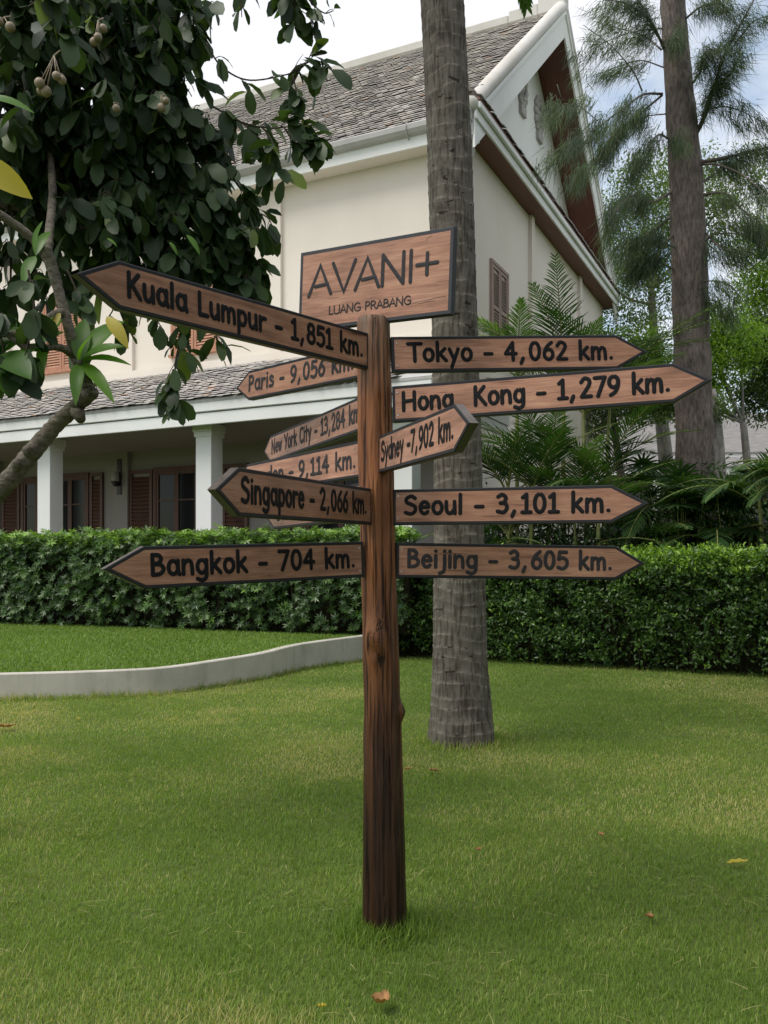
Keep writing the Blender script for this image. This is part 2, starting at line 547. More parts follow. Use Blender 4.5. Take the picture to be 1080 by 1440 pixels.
def kerb_mat():
    m, nt, b = nmat('bed_wall_paint')
    n1 = noise(nt, coords(nt, (1, 1, 0.12)), 5, 6, 0.65)
    n2 = noise(nt, coords(nt), 2.2, 6, 0.65)
    r = ramp(nt, [(0.30, (0.40, 0.38, 0.335)), (0.5, (0.49, 0.465, 0.415))])
    nt.links.new(n1.outputs['Fac'], r.inputs['Fac'])
    g = ramp(nt, [(0.32, (0.86, 0.86, 0.84)), (0.55, (1.05, 1.05, 1.04))])
    nt.links.new(n2.outputs['Fac'], g.inputs['Fac'])
    nt.links.new(mixc(nt, 1.0, r.outputs['Color'], g.outputs['Color'], 'MULTIPLY'), b.inputs['Base Color'])
    b.inputs['Roughness'].default_value = 0.85
    b.inputs['Specular IOR Level'].default_value = 0.2
    bump(nt, b, noise(nt, coords(nt), 40, 4).outputs['Fac'], 0.15, 0.01)
    return m
M['kerb'] = kerb_mat()
M['ridge'] = wall_paint('ridge_mortar', (0.62, 0.60, 0.57), (0.8, 0.78, 0.74))
M['soffit'] = plain('soffit_wood', (0.165, 0.06, 0.038), 0.55, 0.25, 3, 0.2, stretch=(6, 0.4, 1))
M['tile'] = tile_mat()
M['shutter'] = plain('shutter_wood', (0.085, 0.034, 0.019), 0.5, 0.3, 8, 0.15, stretch=(1, 1, 0.2))
M['shutter_light'] = plain('upper_shutter_wood', (0.42, 0.20, 0.12), 0.55, 0.2, 8, 0.15, stretch=(1, 1, 0.2))
M['shutter_pale'] = plain('gable_shutter_wood', (0.30, 0.20, 0.165), 0.6, 0.2, 8, 0.15, stretch=(1, 1, 0.2))
M['dark'] = plain('dark_interior', (0.012, 0.011, 0.010), 0.8, 0.2, 3, 0.0)
M['black_metal'] = plain('black_metal', (0.015, 0.015, 0.016), 0.4, 0.2, 20, 0.0)
M['lamp_glass'] = plain('lamp_glass', (0.35, 0.34, 0.32), 0.3, 0.1, 20, 0.0)
M['terrace'] = plain('terrace_tile', (0.28, 0.22, 0.18), 0.6, 0.2, 2, 0.1)
M['ornament'] = wall_paint('relief_stucco', (0.42, 0.40, 0.39))
M['grey_roof'] = plain('grey_roof_shingle', (0.20, 0.19, 0.185), 0.85, 0.3, 2.5, 0.3, stretch=(1, 1, 6))
m, nt, b = nmat('window_glass')
b.inputs['Base Color'].default_value = (0.012, 0.014, 0.015, 1)
b.inputs['Roughness'].default_value = 0.12
b.inputs['Specular IOR Level'].default_value = 0.18
M['glass'] = m
M['core'] = plain('hedge_shade_and_stems', (0.030, 0.028, 0.016), 0.95, 0.6, 18, 0.8, spec=0.1)  # dark colour stands in for shade inside the hedge; stems share it
M['ground'] = lawn_mat('lawn_soil', (0.060, 0.090, 0.020), (0.11, 0.15, 0.04), (0.18, 0.165, 0.07), 0.6)
M['bed_soil'] = lawn_mat('bed_turf', (0.025, 0.06, 0.012), (0.05, 0.11, 0.022), (0.09, 0.1, 0.03), 0.2)

M['dark_leaf'] = leafmat('dark_glossy_leaf', (0.015, 0.034, 0.014), (0.055, 0.095, 0.032), 0.45, 0.30, (0.16, 0.22, 0.045), 0.28)
M['lance_leaf'] = leafmat('pale_lance_leaf', (0.055, 0.135, 0.018), (0.13, 0.26, 0.04), 0.4, 0.5)
M['yellow_leaf'] = leafmat('yellow_leaf', (0.30, 0.24, 0.025), (0.50, 0.41, 0.05), 0.5, 0.25)
M['dead_leaf'] = leafmat('dead_leaf', (0.16, 0.075, 0.03), (0.42, 0.22, 0.08), 0.7, 0.1)
M['fruit'] = plain('fruit_skin', (0.26, 0.205, 0.14), 0.6, 0.25, 40, 0.1)
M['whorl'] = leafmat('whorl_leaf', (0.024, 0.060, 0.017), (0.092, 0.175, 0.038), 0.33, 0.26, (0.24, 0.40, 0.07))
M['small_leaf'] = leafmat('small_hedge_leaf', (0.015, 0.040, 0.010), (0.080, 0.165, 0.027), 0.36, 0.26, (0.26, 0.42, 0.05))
M['frond'] = leafmat('frond_leaf', (0.014, 0.040, 0.014), (0.066, 0.138, 0.034), 0.36, 0.30, (0.21, 0.32, 0.06))
M['needle'] = leafmat('needle_leaf', (0.026, 0.048, 0.026), (0.115, 0.170, 0.072), 0.6, 0.32)
M['far_leaf'] = leafmat('far_tree_leaf', (0.045, 0.085, 0.030), (0.140, 0.205, 0.070), 0.5, 0.42)
M['bright_leaf'] = leafmat('bright_tree_leaf', (0.095, 0.180, 0.028), (0.21, 0.34, 0.055), 0.5, 0.5)
M['grass'] = leafmat('lawn_blade', (0.092, 0.166, 0.028), (0.225, 0.325, 0.063), 0.6, 0.38, (0.46, 0.415, 0.19), 0.2)
M['bed_grass'] = leafmat('bed_blade', (0.10, 0.165, 0.030), (0.215, 0.325, 0.072), 0.5, 0.35, (0.26, 0.33, 0.08), 0.25)
M['stem_green'] = plain('palm_stem', (0.20, 0.22, 0.06), 0.5, 0.3, 6, 0.1, stretch=(1, 1, 4))

def fbm(x, y, s, seed=0.0):
    """smooth 2-d noise for arrays, 0..1"""
    r_ = np.random.default_rng(int(seed * 1000) + 5)
    out = np.zeros_like(x); amp = 1.0; tot = 0
    for o in range(4):
        for k in range(4):
            a = r_.uniform(0, 2 * math.pi); f = s * (2 ** o) * r_.uniform(0.7, 1.4); ph = r_.uniform(0, 6.28)
            out += amp * np.sin((x * math.cos(a) + y * math.sin(a)) * f + ph + 1.3 * np.sin((x * math.sin(a) - y * math.cos(a)) * f * 0.7 + ph * 2))
            tot += amp * 0.5
        amp *= 0.55
    return np.clip(0.5 + out / tot * 0.28, 0, 1)

# ------------------------------------------------------------------ ground
KERB = [(-9.6, 9.35), (-7.0, 9.5), (-4.30, 9.88), (-3.07, 10.16), (-2.53, 10.45), (-2.06, 11.1), (-1.62, 11.83), (-1.20, 12.94), (-0.40, 14.05), (0.15, 14.75)]
KP = [np.array(p) for p in smooth_path(KERB, 8)]
def bed_z(x, y):
    return 0.287 + (y - 9.88) * 0.027

me = bpy.data.meshes.new('lawn')
S_ = 700
me.from_pydata([(-S_, -S_, 0), (S_, -S_, 0), (S_, S_, 0), (-S_, S_, 0)], [], [(0, 1, 2, 3)])
tag(link_mesh('lawn', me, M['ground']), 'flat mown lawn around the signpost', kind='structure')

# raised lawn bed surface
inner = [p for p in KP]
poly = [(p[0], p[1]) for p in inner] + [(-0.2, 17.5), (-9.6, 20.0)]
bm = bmesh.new()
vsb = [bm.verts.new((x, y, bed_z(x, y) - 0.015)) for x, y in poly]
bm.faces.new(vsb)
bmesh.ops.triangulate(bm, faces=bm.faces[:])
me = bpy.data.meshes.new('raised_lawn'); bm.to_mesh(me); bm.free()
tag(link_mesh('raised_lawn', me, M['bed_soil']), 'raised lawn behind the low curved wall', kind='structure')

# low curved retaining wall
def kerb_wall():
    th = 0.13
    vs_, fs = [], []
    n = len(KP)
    for i, p in enumerate(KP):
        t = KP[min(i + 1, n - 1)] - KP[max(i - 1, 0)]
        t = t / np.linalg.norm(t)
        nn = np.array([-t[1], t[0]])
        q = p + nn * th
        zt = bed_z(*p) + 0.012
        o = p - 0 * nn
        vs_ += [(o[0], o[1], -0.05), (o[0], o[1], zt - 0.012), (o[0] + nn[0] * .012, o[1] + nn[1] * .012, zt), (q[0] - nn[0] * .012, q[1] - nn[1] * .012, zt), (q[0], q[1], zt - 0.012), (q[0], q[1], -0.05)]
    for i in range(n - 1):
        for k in range(5):
            a = i * 6 + k
            fs.append((a, a + 6, a + 7, a + 1))
    fs.append(tuple(range(6))); fs.append(tuple(range((n - 1) * 6 + 5, (n - 1) * 6 - 1, -1)))
    mb = MB(); mb.add(vs_, fs)
    o = mb.build('garden_wall', M['kerb'])
    bm = bmesh.new(); bm.from_mesh(o.data); bmesh.ops.recalc_face_normals(bm, faces=bm.faces[:]); bm.to_mesh(o.data); bm.free()
    tag(o, 'low curved white wall edging the raised lawn', 'low wall')
kerb_wall()

KX = np.array([p[0] for p in KP]); KY = np.array([p[1] for p in KP])
def kerb_y(x):
    return np.interp(x, KX, KY)

# grass: real blades
def blades(name, x, y, z, hl, wl, dryness, mat, label):
    n = len(x)
    P = np.stack([x, y, z], 1)
    a = rng.uniform(0, 2 * math.pi, n)
    lean = rng.uniform(0.15, 1.0, n)
    D = np.stack([np.cos(a) * lean, np.sin(a) * lean, np.ones(n)], 1)
    N_ = np.stack([-np.cos(a), -np.sin(a), lean], 1)
    t = np.clip(rng.normal(0.42, 0.22, n) + dryness, 0, 1)
    return tag(leaf_object(name, BLADE, P, D, N_, hl, wl, t, mat, None, bend=hl * rng.uniform(0.0, 0.35, n)), label, kind='stuff')

def lawn_points(d0, d1, dens, margin=1.35):
    w1 = d1 * 0.4355 * margin + 0.4
    n = int((d1 - d0) * 2 * w1 * dens)
    x = rng.uniform(-w1, w1, n); y = rng.uniform(d0, d1, n)
    k = np.abs(x) < y * 0.4355 * margin + 0.4
    return x[k], y[k]

gx, gy, gl, gw = [], [], [], []
for d0, d1, dens, ln, wd in ((2.35, 3.6, 20000, 0.036, 0.0023), (3.6, 5.2, 12500, 0.035, 0.0029), (5.2, 7.5, 7000, 0.034, 0.0038), (7.5, 10.5, 3600, 0.033, 0.0052), (10.5, 16, 1900, 0.033, 0.0072)):
    x, y = lawn_points(d0, d1, dens)
    ok = (y < kerb_y(x) - 0.005) & (np.hypot(x + 0.0, y - 3.56) > 0.085) & (np.hypot(x - 0.657, y - 7.43) > 0.24)
    x, y = x[ok], y[ok]
    tuft = .5 * fbm(x, y, 3.0, 0.3) + .5 * fbm(x, y, 11.0, 0.63)
    gx.append(x); gy.append(y)
    gl.append(ln * rng.uniform(0.4, 1.3, len(x)) * np.where(rng.random(len(x)) > .985, 1.7, 1.0) * (0.5 + 1.0 * tuft)); gw.append(np.full(len(x), wd) * rng.uniform(0.7, 1.3, len(x)))
# longer unmown tufts round the post, the palm and along the wall foot
for cx, cy, r0, r1, n in ((0.0, 3.56, 0.086, 0.22, 1500), (0.657, 7.43, 0.24, 0.42, 1800)):
    a = rng.uniform(0, 2 * math.pi, n); r_ = r0 + (r1 - r0) * rng.uniform(0, 1, n) ** 2
    gx.append(cx + np.cos(a) * r_); gy.append(cy + np.sin(a) * r_)
    gl.append(rng.uniform(0.05, 0.12, n)); gw.append(rng.uniform(0.003, 0.005, n))
xx = rng.uniform(-6.5, -0.3, 3500)
gx.append(xx); gy.append(kerb_y(xx) - 0.01 - rng.uniform(0, 1, 3500) ** 2 * 0.12); gl.append(rng.uniform(0.04, 0.14, 3500) * (0.5 + fbm(xx, xx * 0, 4.0, 0.7))); gw.append(rng.uniform(0.004, 0.007, 3500))
gx, gy, gl, gw = map(np.concatenate, (gx, gy, gl, gw))
dry = np.clip((fbm(gx, gy, 1.15, 0.11) - 0.48) * 2.0, -0.18, 0.6) + np.clip((fbm(gx, gy, 4.0, 0.5) - 0.55) * 0.6, 0, 0.3)
dry += np.clip((-0.1 - gx) * 0.20, -0.04, 0.20)
dry += (fbm(gx, gy, 9.0, 0.77) - .5) * 0.34 + (fbm(gx, gy, 2.2, 0.37) - .5) * 0.22
blades('lawn_grass', gx, gy, np.zeros_like(gx), gl, gw, dry * rng.uniform(0.3, 1.4, len(gx)), M['grass'], 'short green and straw coloured grass of the lawn')

# dry clippings lying in the turf
cx_, cy_ = lawn_points(2.4, 9.0, 45)
k_ = (cy_ < kerb_y(cx_) - .1) & (rng.random(len(cx_)) < fbm(cx_, cy_, 2.0, .19) * 1.2)
cx_, cy_ = cx_[k_], cy_[k_]
n_ = len(cx_); a_ = rng.uniform(0, 6.28, n_)
tag(leaf_object('grass_clippings', BLADE, np.stack([cx_, cy_, rng.uniform(.012, .034, n_)], 1), np.stack([np.cos(a_), np.sin(a_), rng.normal(0, .15, n_)], 1), np.tile([0, 0, 1.0], (n_, 1)), rng.uniform(.03, .10, n_), rng.uniform(.0018, .0035, n_), np.full(n_, 1.0), M['grass'], None, bend=rng.uniform(0, .015, n_)), 'dry straw clippings lying in the lawn', kind='stuff')
x = rng.uniform(-8.5, 0.0, 150000); y = rng.uniform(9.3, 17.5, 150000)
ok = (y > kerb_y(x) + 0.15) & (y < 16.9 - 0.39 * (x + 8.6) + 0.5)
x, y = x[ok], y[ok]
blades('raised_lawn_grass', x, y, bed_z(x, y) - 0.015, 0.05 * rng.uniform(0.6, 1.4, len(x)), 0.010 * rng.uniform(0.7, 1.4, len(x)), (fbm(x, y, 2.0, 0.9) - 0.5) * 0.4, M['bed_grass'], 'bright broad bladed grass on the raised lawn')

# ------------------------------------------------------------------ stroke lettering
def arc(cx, cy, rx, ry, a0, a1, n=14):
    return [(cx + rx * math.cos(R(a0 + (a1 - a0) * i / n)), cy + ry * math.sin(R(a0 + (a1 - a0) * i / n))) for i in range(n + 1)]
def crv(*p):
    return [tuple(q) for q in smooth_path(p, 5)]
def full(cx, cy, rx, ry):
    return arc(cx, cy, rx, ry, 90, 450, 22)
HAND = {
 'A': (.86, [[(.03, 0), (.42, 1), (.82, 0)], [(.18, .34), (.68, .34)]]),
 'B': (.64, [[(.08, .98), (.08, .02)], crv((.08, .97), (.34, .95), (.46, .78), (.34, .58), (.1, .53)), crv((.1, .53), (.42, .5), (.56, .28), (.4, .06), (.08, .02))]),
 'C': (.66, [arc(.38, .5, .33, .49, 48, 312, 20)]),
 'H': (.78, [[(.07, 1), (.07, 0)], [(.66, 1), (.66, 0)], [(.07, .5), (.66, .54)]]),
 'K': (.66, [[(.08, 1), (.08, 0)], [(.52, .98), (.1, .44)], [(.2, .56), (.6, .0)]]),
 'L': (.56, [[(.08, 1), (.08, .02)], [(.08, .02), (.5, .02)]]),
 'N': (.80, [[(.08, 0), (.08, 1)], [(.08, 1), (.66, 0)], [(.66, 0), (.68, 1.02)]]),
 'P': (.58, [[(.08, .98), (.08, 0)], crv((.08, .97), (.36, .95), (.5, .74), (.36, .52), (.09, .46))]),
 'S': (.66, [crv((.54, .88), (.36, 1.0), (.12, .88), (.12, .66), (.34, .54), (.54, .4), (.54, .16), (.34, .0), (.06, .08))]),
 'T': (.68, [[(.02, .98), (.68, .98)], [(.34, .98), (.35, 0)]]),
 'Y': (.64, [[(.02, 1), (.3, .5)], [(.6, 1), (.22, 0)]]),
 'a': (.60, [full(.28, .34, .21, .32), [(.5, .66), (.49, .2)], [(.49, .2), (.56, 0)]]),
 'd': (.60, [full(.28, .33, .21, .32), [(.5, 1.05), (.5, 0)]]),
 'e': (.56, [[(.07, .36), (.48, .38)], arc(.28, .34, .21, .33, 8, 318, 20)]),
 'g': (.60, [full(.28, .34, .21, .32), crv((.5, .66), (.5, .2), (.47, -.2), (.28, -.34), (.06, -.26))]),
 'i': (.22, [[(.1, .66), (.1, 0)], [(.1, .93), (.101, .93)]]),
 'j': (.36, [crv((.26, .66), (.26, .1), (.22, -.22), (.02, -.34)), [(.26, .93), (.261, .93)]]),
 'k': (.56, [[(.08, 1.05), (.08, 0)], [(.44, .68), (.1, .28)], [(.2, .38), (.5, .0)]]),
 'l': (.22, [[(.1, 1.05), (.1, 0)]]),
 'm': (.84, [[(.07, .66), (.07, 0)], crv((.07, .42), (.2, .64), (.36, .58), (.4, .3), (.4, .0)), crv((.4, .42), (.53, .64), (.69, .58), (.73, .3), (.74, .0))]),
 'n': (.58, [[(.07, .66), (.07, 0)], crv((.07, .42), (.24, .65), (.42, .58), (.47, .3), (.48, .0))]),
 'o': (.58, [full(.29, .34, .22, .33)]),
 'p': (.58, [[(.08, .66), (.08, -.36)], full(.29, .34, .21, .32)]),
 'r': (.46, [[(.08, .66), (.08, 0)], crv((.08, .4), (.2, .6), (.4, .62))]),
 's': (.50, [crv((.4, .58), (.24, .68), (.1, .56), (.24, .38), (.42, .26), (.36, .06), (.06, .04))]),
 't': (.46, [[(.22, .96), (.22, 0)], [(.03, .66), (.42, .66)]]),
 'u': (.58, [crv((.07, .66), (.07, .3), (.14, .06), (.3, .02), (.46, .24)), [(.47, .66), (.49, 0)]]),
 'w': (.72, [[(.04, .66), (.19, .02)], [(.19, .02), (.35, .58)], [(.35, .58), (.5, .02)], [(.5, .02), (.66, .66)]]),
 'y': (.54, [[(.04, .66), (.26, .06)], [(.48, .66), (.14, -.36)]]),
 '0': (.62, [full(.3, .5, .23, .49)]),
 '1': (.50, [[(.08, .82), (.26, .99)], [(.26, .99), (.26, .02)], [(.06, .01), (.46, .01)]]),
 '2': (.62, [crv((.08, .8), (.26, 1.0), (.48, .86), (.44, .58), (.1, .03)), [(.1, .02), (.55, .02)]]),
 '3': (.58, [crv((.08, .88), (.28, 1.0), (.46, .82), (.36, .58), (.2, .54)), crv((.2, .54), (.44, .5), (.5, .24), (.34, .02), (.06, .08))]),
 '4': (.66, [[(.42, .99), (.05, .36)], [(.05, .36), (.58, .36)], [(.42, .99), (.43, .0)]]),
 '5': (.60, [[(.5, .97), (.14, .97)], [(.14, .97), (.1, .56)], crv((.1, .56), (.3, .64), (.52, .48), (.5, .16), (.3, .0), (.06, .08))]),
 '6': (.60, [crv((.46, .98), (.24, .76), (.1, .46), (.08, .28)), full(.3, .3, .22, .29)]),
 '7': (.60, [[(.05, .97), (.54, .97)], [(.54, .97), (.2, .0)]]),
 '8': (.60, [full(.29, .75, .19, .23), full(.29, .27, .23, .26)]),
 '9': (.60, [full(.29, .69, .22, .29), crv((.5, .72), (.48, .42), (.34, .14), (.14, .0))]),
 '-': (.48, [[(.06, .36), (.4, .36)]]),
 ',': (.44, [[(.20, .08), (.10, -.2)]]),
 '.': (.26, [[(.12, .05), (.121, .05)]]),
 '+': (.9, [[(.08, .5), (.78, .5)], [(.43, .85), (.43, .15)]]),
 ' ': (.42, []),
}
PLAIN = dict(HAND)
PLAIN.update({
 'A': (.66, [[(.02, 0), (.32, 1), (.62, 0)], [(.12, .33), (.52, .33)]]),
 'B': (.62, HAND['B'][1]),
 'G': (.76, [arc(.4, .5, .33, .5, 50, 300, 18), [(.4, .46), (.68, .46)], [(.68, .46), (.68, .12)], [(.68, .12), (.56, .06)]]),
 'U': (.74, [crv((.08, 1), (.08, .35), (.16, .06), (.36, 0), (.56, .06), (.64, .35), (.64, 1))]),
 'R': (.64, [[(.08, .98), (.08, 0)], crv((.08, .97), (.36, .95), (.5, .74), (.36, .52), (.09, .47)), [(.3, .48), (.56, 0)]]),
 'N': (.78, [[(.08, 0), (.08, 1)], [(.08, 1), (.66, 0)], [(.66, 0), (.66, 1)]]),
 'L': (.52, [[(.08, 1), (.08, .02)], [(.08, .02), (.48, .02)]]),
})
LOGO = {
 'A': (.86, [[(.0, 0), (.40, 1), (.80, 0)], [(.24, .30), (.67, .34)]]),
 'V': (.80, [[(.0, 1), (.40, 0), (.78, 1)]]),
 'N': (.86, [[(.06, 0), (.06, 1)], [(.06, 1), (.74, 0)], [(.74, 0), (.74, 1)]]),
 'I': (.30, [[(.12, 1), (.12, 0)]]),
 '+': (.70, [[(.02, .5), (.66, .5)], [(.34, .84), (.34, .16)]]),
}

def lettering(text, x0, x1, base, cap, half, font, y=-0.0012, depth=0.0007, track=0.0):
    """strokes as slightly raised rounded ribbons in the local XZ plane, facing -Y, between x0 and x1"""
    strokes, pen = [], 0.0
    for ch in text:
        adv, st = font[ch]
        for s in st:
            strokes.append([(px + pen, pz) for px, pz in s])
        pen += adv + track
    lo = min(p[0] for s in strokes for p in s); hi = max(p[0] for s in strokes for p in s)
    sx = (x1 - x0 - 2 * half) / (hi - lo)
    mb = MB()
    for si, s in enumerate(strokes):
        pts = [np.array([x0 + half + (p[0] - lo) * sx, base + p[1] * cap]) for p in s]
        pts = [p for i, p in enumerate(pts) if i == 0 or np.linalg.norm(p - pts[i - 1]) > 1e-6] or pts[:1]
        n = len(pts)
        yy = y - depth * (0.9 + 0.2 * ((si * 37) % 10) / 10)
        rows = []
        def ring(c, d, wscale):
            nn = np.array([-d[1], d[0]])
            return [(c[0] + nn[0] * o * half * wscale, y - dd, c[1] + nn[1] * o * half * wscale) for o, dd in ((1, 0), (.8, (y - yy) * .8), (0, y - yy), (-.8, (y - yy) * .8), (-1, 0))]
        def tang(i):
            if n == 1: return np.array([1.0, 0])
            t = pts[min(i + 1, n - 1)] - pts[max(i - 1, 0)]
            if np.linalg.norm(t) < 1e-9: t = pts[i] - pts[i - 1]
            return t / np.linalg.norm(t)
        closed = n > 3 and np.linalg.norm(pts[0] - pts[-1]) < 1e-6
        t0 = tang(0); t1 = tang(n - 1)
        if not closed:
            for k in (80, 55, 30): rows.append(ring(pts[0] - t0 * half * math.sin(R(k)), t0, math.cos(R(k))))
        for i in range(n):
            if 0 < i < n - 1:
                a = pts[i] - pts[i - 1]; b_ = pts[i + 1] - pts[i]
                a = a / np.linalg.norm(a); b_ = b_ / np.linalg.norm(b_)
                t = a + b_; t = t / np.linalg.norm(t)
                ws = 1 / max(0.45, t.dot(a))
                rows.append(ring(pts[i], t, min(ws, 1.6)))
            else:
                rows.append(ring(pts[i], tang(i), 1.0))
        if not closed:
            for k in (30, 55, 80): rows.append(ring(pts[-1] + t1 * half * math.sin(R(k)), t1, math.cos(R(k))))
        vs_ = [p for r_ in rows for p in r_]
        fs = [(i * 5 + k, i * 5 + k + 1, i * 5 + k + 6, i * 5 + k + 5) for i in range(len(rows) - 1) for k in range(4)]
        mb.add(vs_, fs, 0, True)
    return mb

# ------------------------------------------------------------------ signpost
post_root = empty('signpost', (0.003, 3.56, 0))
tag(post_root, 'wooden log signpost with black edged arrow boards giving distances to cities', 'signpost')

def make_pole():
    H = 2.468
    nz, seg = 150, 56
    knots = [(-0.30, 1.165, 0.062, 0.026, 0.022, 1.9), (1.38, 0.885, 0.045, 0.022, 0.05, 1.2), (3.05, 0.42, 0.035, 0.018, 0.03, 1.2), (0.15, 2.18, 0.03, 0.006, 0.03, 2.0), (-0.9, 1.75, 0.03, 0.007, 0.03, 2.0)]
    vs_, fs = [], []
    for i in range(nz + 1):
        z = H * i / nz
        f = z / H
        cx = -0.040 * f + 0.006 * math.sin(z * 2.1)
        r0 = 0.086 - 0.021 * f ** 0.8 + 0.004 * math.exp(-z * 6) + 0.0025 * math.sin(z * 3.3 + 1)
        if i == nz: r0 -= 0.004
        for k in range(seg):
            # angle: 0 = right side (+x), -90 = towards the camera
            w = 2 * math.pi * k / seg
            p = Vector((math.cos(w), math.sin(w), z * 0.35))
            rr = r0 * (1 + 0.055 * mnoise.noise(p * 1.6) + 0.028 * mnoise.noise(Vector((math.cos(w) * 5, math.sin(w) * 5, z * 0.5))))
            g = mnoise.noise(Vector((math.cos(w) * 11, math.sin(w) * 11, z * 0.35 + 4)))
            if g > 0.2: rr -= 0.009 * min(1, (g - 0.2) / 0.15)
            rr += 0.004 * mnoise.noise(Vector((math.cos(w) * 6, math.sin(w) * 6, z * 6)))
            for ka, kz, ks, kh, sz, asp in knots:
                da = (w - (-math.pi / 2 + ka) + math.pi) % (2 * math.pi) - math.pi
                d2 = (da * 0.078 / ks) ** 2 + ((z - kz) / (ks * asp)) ** 2
                rr += kh * math.exp(-d2 * 2.2)
                if ka == -0.30:
                    rr -= 0.016 * math.exp(-(((da + .02) * 0.078 / 0.016) ** 2 + ((z - kz + 0.028) / 0.03) ** 2)) - 0.010 * math.exp(-(((da - .22) * 0.078 / 0.012) ** 2 + ((z - kz) / 0.07) ** 2))
            vs_.append((cx + math.cos(w) * rr, math.sin(w) * rr, z - (0.03 if i == 0 else 0)))
    for i in range(nz):
        for k in range(seg):
            k2 = (k + 1) % seg
            fs.append((i * seg + k, i * seg + k2, (i + 1) * seg + k2, (i + 1) * seg + k))
    mb = MB()
    mb.add(vs_, fs, 0, True)
    top = [vs_[nz * seg + k] for k in range(seg)]
    c = (sum(p[0] for p in top) / seg, sum(p[1] for p in top) / seg, H + 0.004)
    mb.add(top + [c], [(k, (k + 1) % seg, seg) for k in range(seg)], 0, False)
    return mb.build('pole', M['post'], post_root)
make_pole()

BOARDS = [
 # text, sgn, x0, y0, z0, yaw, tilt, L, T, H, text from, text to, behind, lettering grey?
 ('Kuala Lumpur - 1,851 km.', -1, -0.0600, 3.50, 2.3225, 51.71, -1.54, 1.158, 0.142, 0.1424, 1.133, 0.040, 0.0, 0, 'direction board pointing left and forward reading Kuala Lumpur - 1,851 km.'),
 ('Paris - 9,056 km.', -1, -0.1056, 3.62, 2.3125, -50.91, 2.80, 0.882, 0.128, 0.1412, 0.880, 0.033, 0.07, 1, 'direction board pointing back left reading Paris - 9,056 km.'),
 ('New York City - 13,284 km.', -1, -0.1136, 3.63, 2.0923, -65.68, 0.50, 1.205, 0.120, 0.1403, 1.180, -0.06, 0.09, 1, 'direction board pointing back left reading New York City - 13,284 km.'),
 ('London - 9,114 km.', -1, -0.1096, 3.62, 1.9091, -54.59, 0.09, 0.998, 0.121, 0.1500, 0.956, 0.015, 0.07, 1, 'direction board half covered by the one below it reading London - 9,114 km.'),
 ('Singapore - 2,066 km.', -1, -0.0491, 3.48, 1.7036, 67.89, -1.36, 0.988, 0.124, 0.1426, 0.982, 0.053, 0.0, 0, 'direction board pointing at the viewer reading Singapore - 2,066 km.'),
 ('Berlin - 8,476 km.', -1, -0.1061, 3.62, 1.7366, -62.66, 0.15, 0.997, 0.121, 0.1500, 0.946, 0.025, 0.07, 0, 'direction board almost hidden behind another, reading Berlin'),
 ('Bangkok - 704 km.', -1, -0.0799, 3.50, 1.4964, 38.97, -2.18, 0.919, 0.140, 0.1420, 0.898, 0.047, 0.0, 0, 'lowest left direction board reading Bangkok - 704 km.'),
 ('Tokyo - 4,062 km.', 1, 0.0302, 3.53, 2.3170, 6.42, 2.20, 0.935, 0.134, 0.1423, 0.059, 0.918, 0.0, 0, 'top right direction board reading Tokyo - 4,062 km.'),
 ('Hong  Kong - 1,279 km.', 1, 0.0329, 3.51, 2.1138, -15.39, 1.35, 1.066, 0.131, 0.1432, 0.039, 1.052, 0.0, 0, 'long pale direction board reading Hong Kong - 1,279 km.'),
 ('Sydney -7,902 km.', 1, -0.0206, 3.49, 1.9118, -74.58, -2.10, 0.871, 0.128, 0.1441, 0.035, 0.865, 0.0, 0, 'direction board pointing forward right reading Sydney -7,902 km.'),
 ('Seoul - 3,101 km.', 1, 0.0353, 3.53, 1.7050, -15.36, -0.23, 0.849, 0.134, 0.1424, 0.045, 0.844, 0.0, 0, 'direction board reading Seoul - 3,101 km.'),
 ('Beijing - 3,605 km.', 1, 0.0487, 3.55, 1.4938, 6.29, -0.64, 0.917, 0.126, 0.1412, 0.045, 0.899, 0.0, 1, 'lowest right direction board reading Beijing - 3,605 km.'),
]

def inset_poly(P, d):
    n = len(P); out = []
    for i in range(n):
        p0, p1, p2 = (np.array(P[(i + k) % n]) for k in (-1, 0, 1))
        a = (p1 - p0) / np.linalg.norm(p1 - p0); b_ = (p2 - p1) / np.linalg.norm(p2 - p1)
        na, nb = np.array([-a[1], a[0]]), np.array([-b_[1], b_[0]])
        k = 1 + na.dot(nb)
        out.append(tuple(p1 + (na + nb) * d / k))
    return out

def plate(outline, thick, border):
    """flat board in the XZ plane: front at y=0 with a painted border, back at y=thick; material 0 wood, 1 border, 2 edge"""
    n = len(outline)
    bev = 0.0025
    inb = inset_poly(outline, bev); ins = inset_poly(outline, border)
    mb = MB()
    V = [(x, bev, z) for x, z in outline] + [(x, 0, z) for x, z in inb] + [(x, 0, z) for x, z in ins] + [(x, thick - bev, z) for x, z in outline] + [(x, thick, z) for x, z in inb]
    F0 = [tuple(range(2 * n, 3 * n))]
    F1, F2 = [], []
    for i in range(n):
        j = (i + 1) % n
        F1.append((n + i, n + j, 2 * n + j, 2 * n + i))
        F1.append((i, j, n + j, n + i))
        F2.append((3 * n + i, 3 * n + j, j, i))
        F2.append((4 * n + i, 4 * n + j, 3 * n + j, 3 * n + i))
    F2.append(tuple(range(5 * n - 1, 4 * n - 1, -1)))
    b0 = len(mb.v)
    mb.add(V, F0, 0)
    mb.v = mb.v[:]
    for f in F1: mb.f.append(f); mb.mi.append(1); mb.sm.append(False)
    for f in F2: mb.f.append(f); mb.mi.append(2); mb.sm.append(False)
    return mb

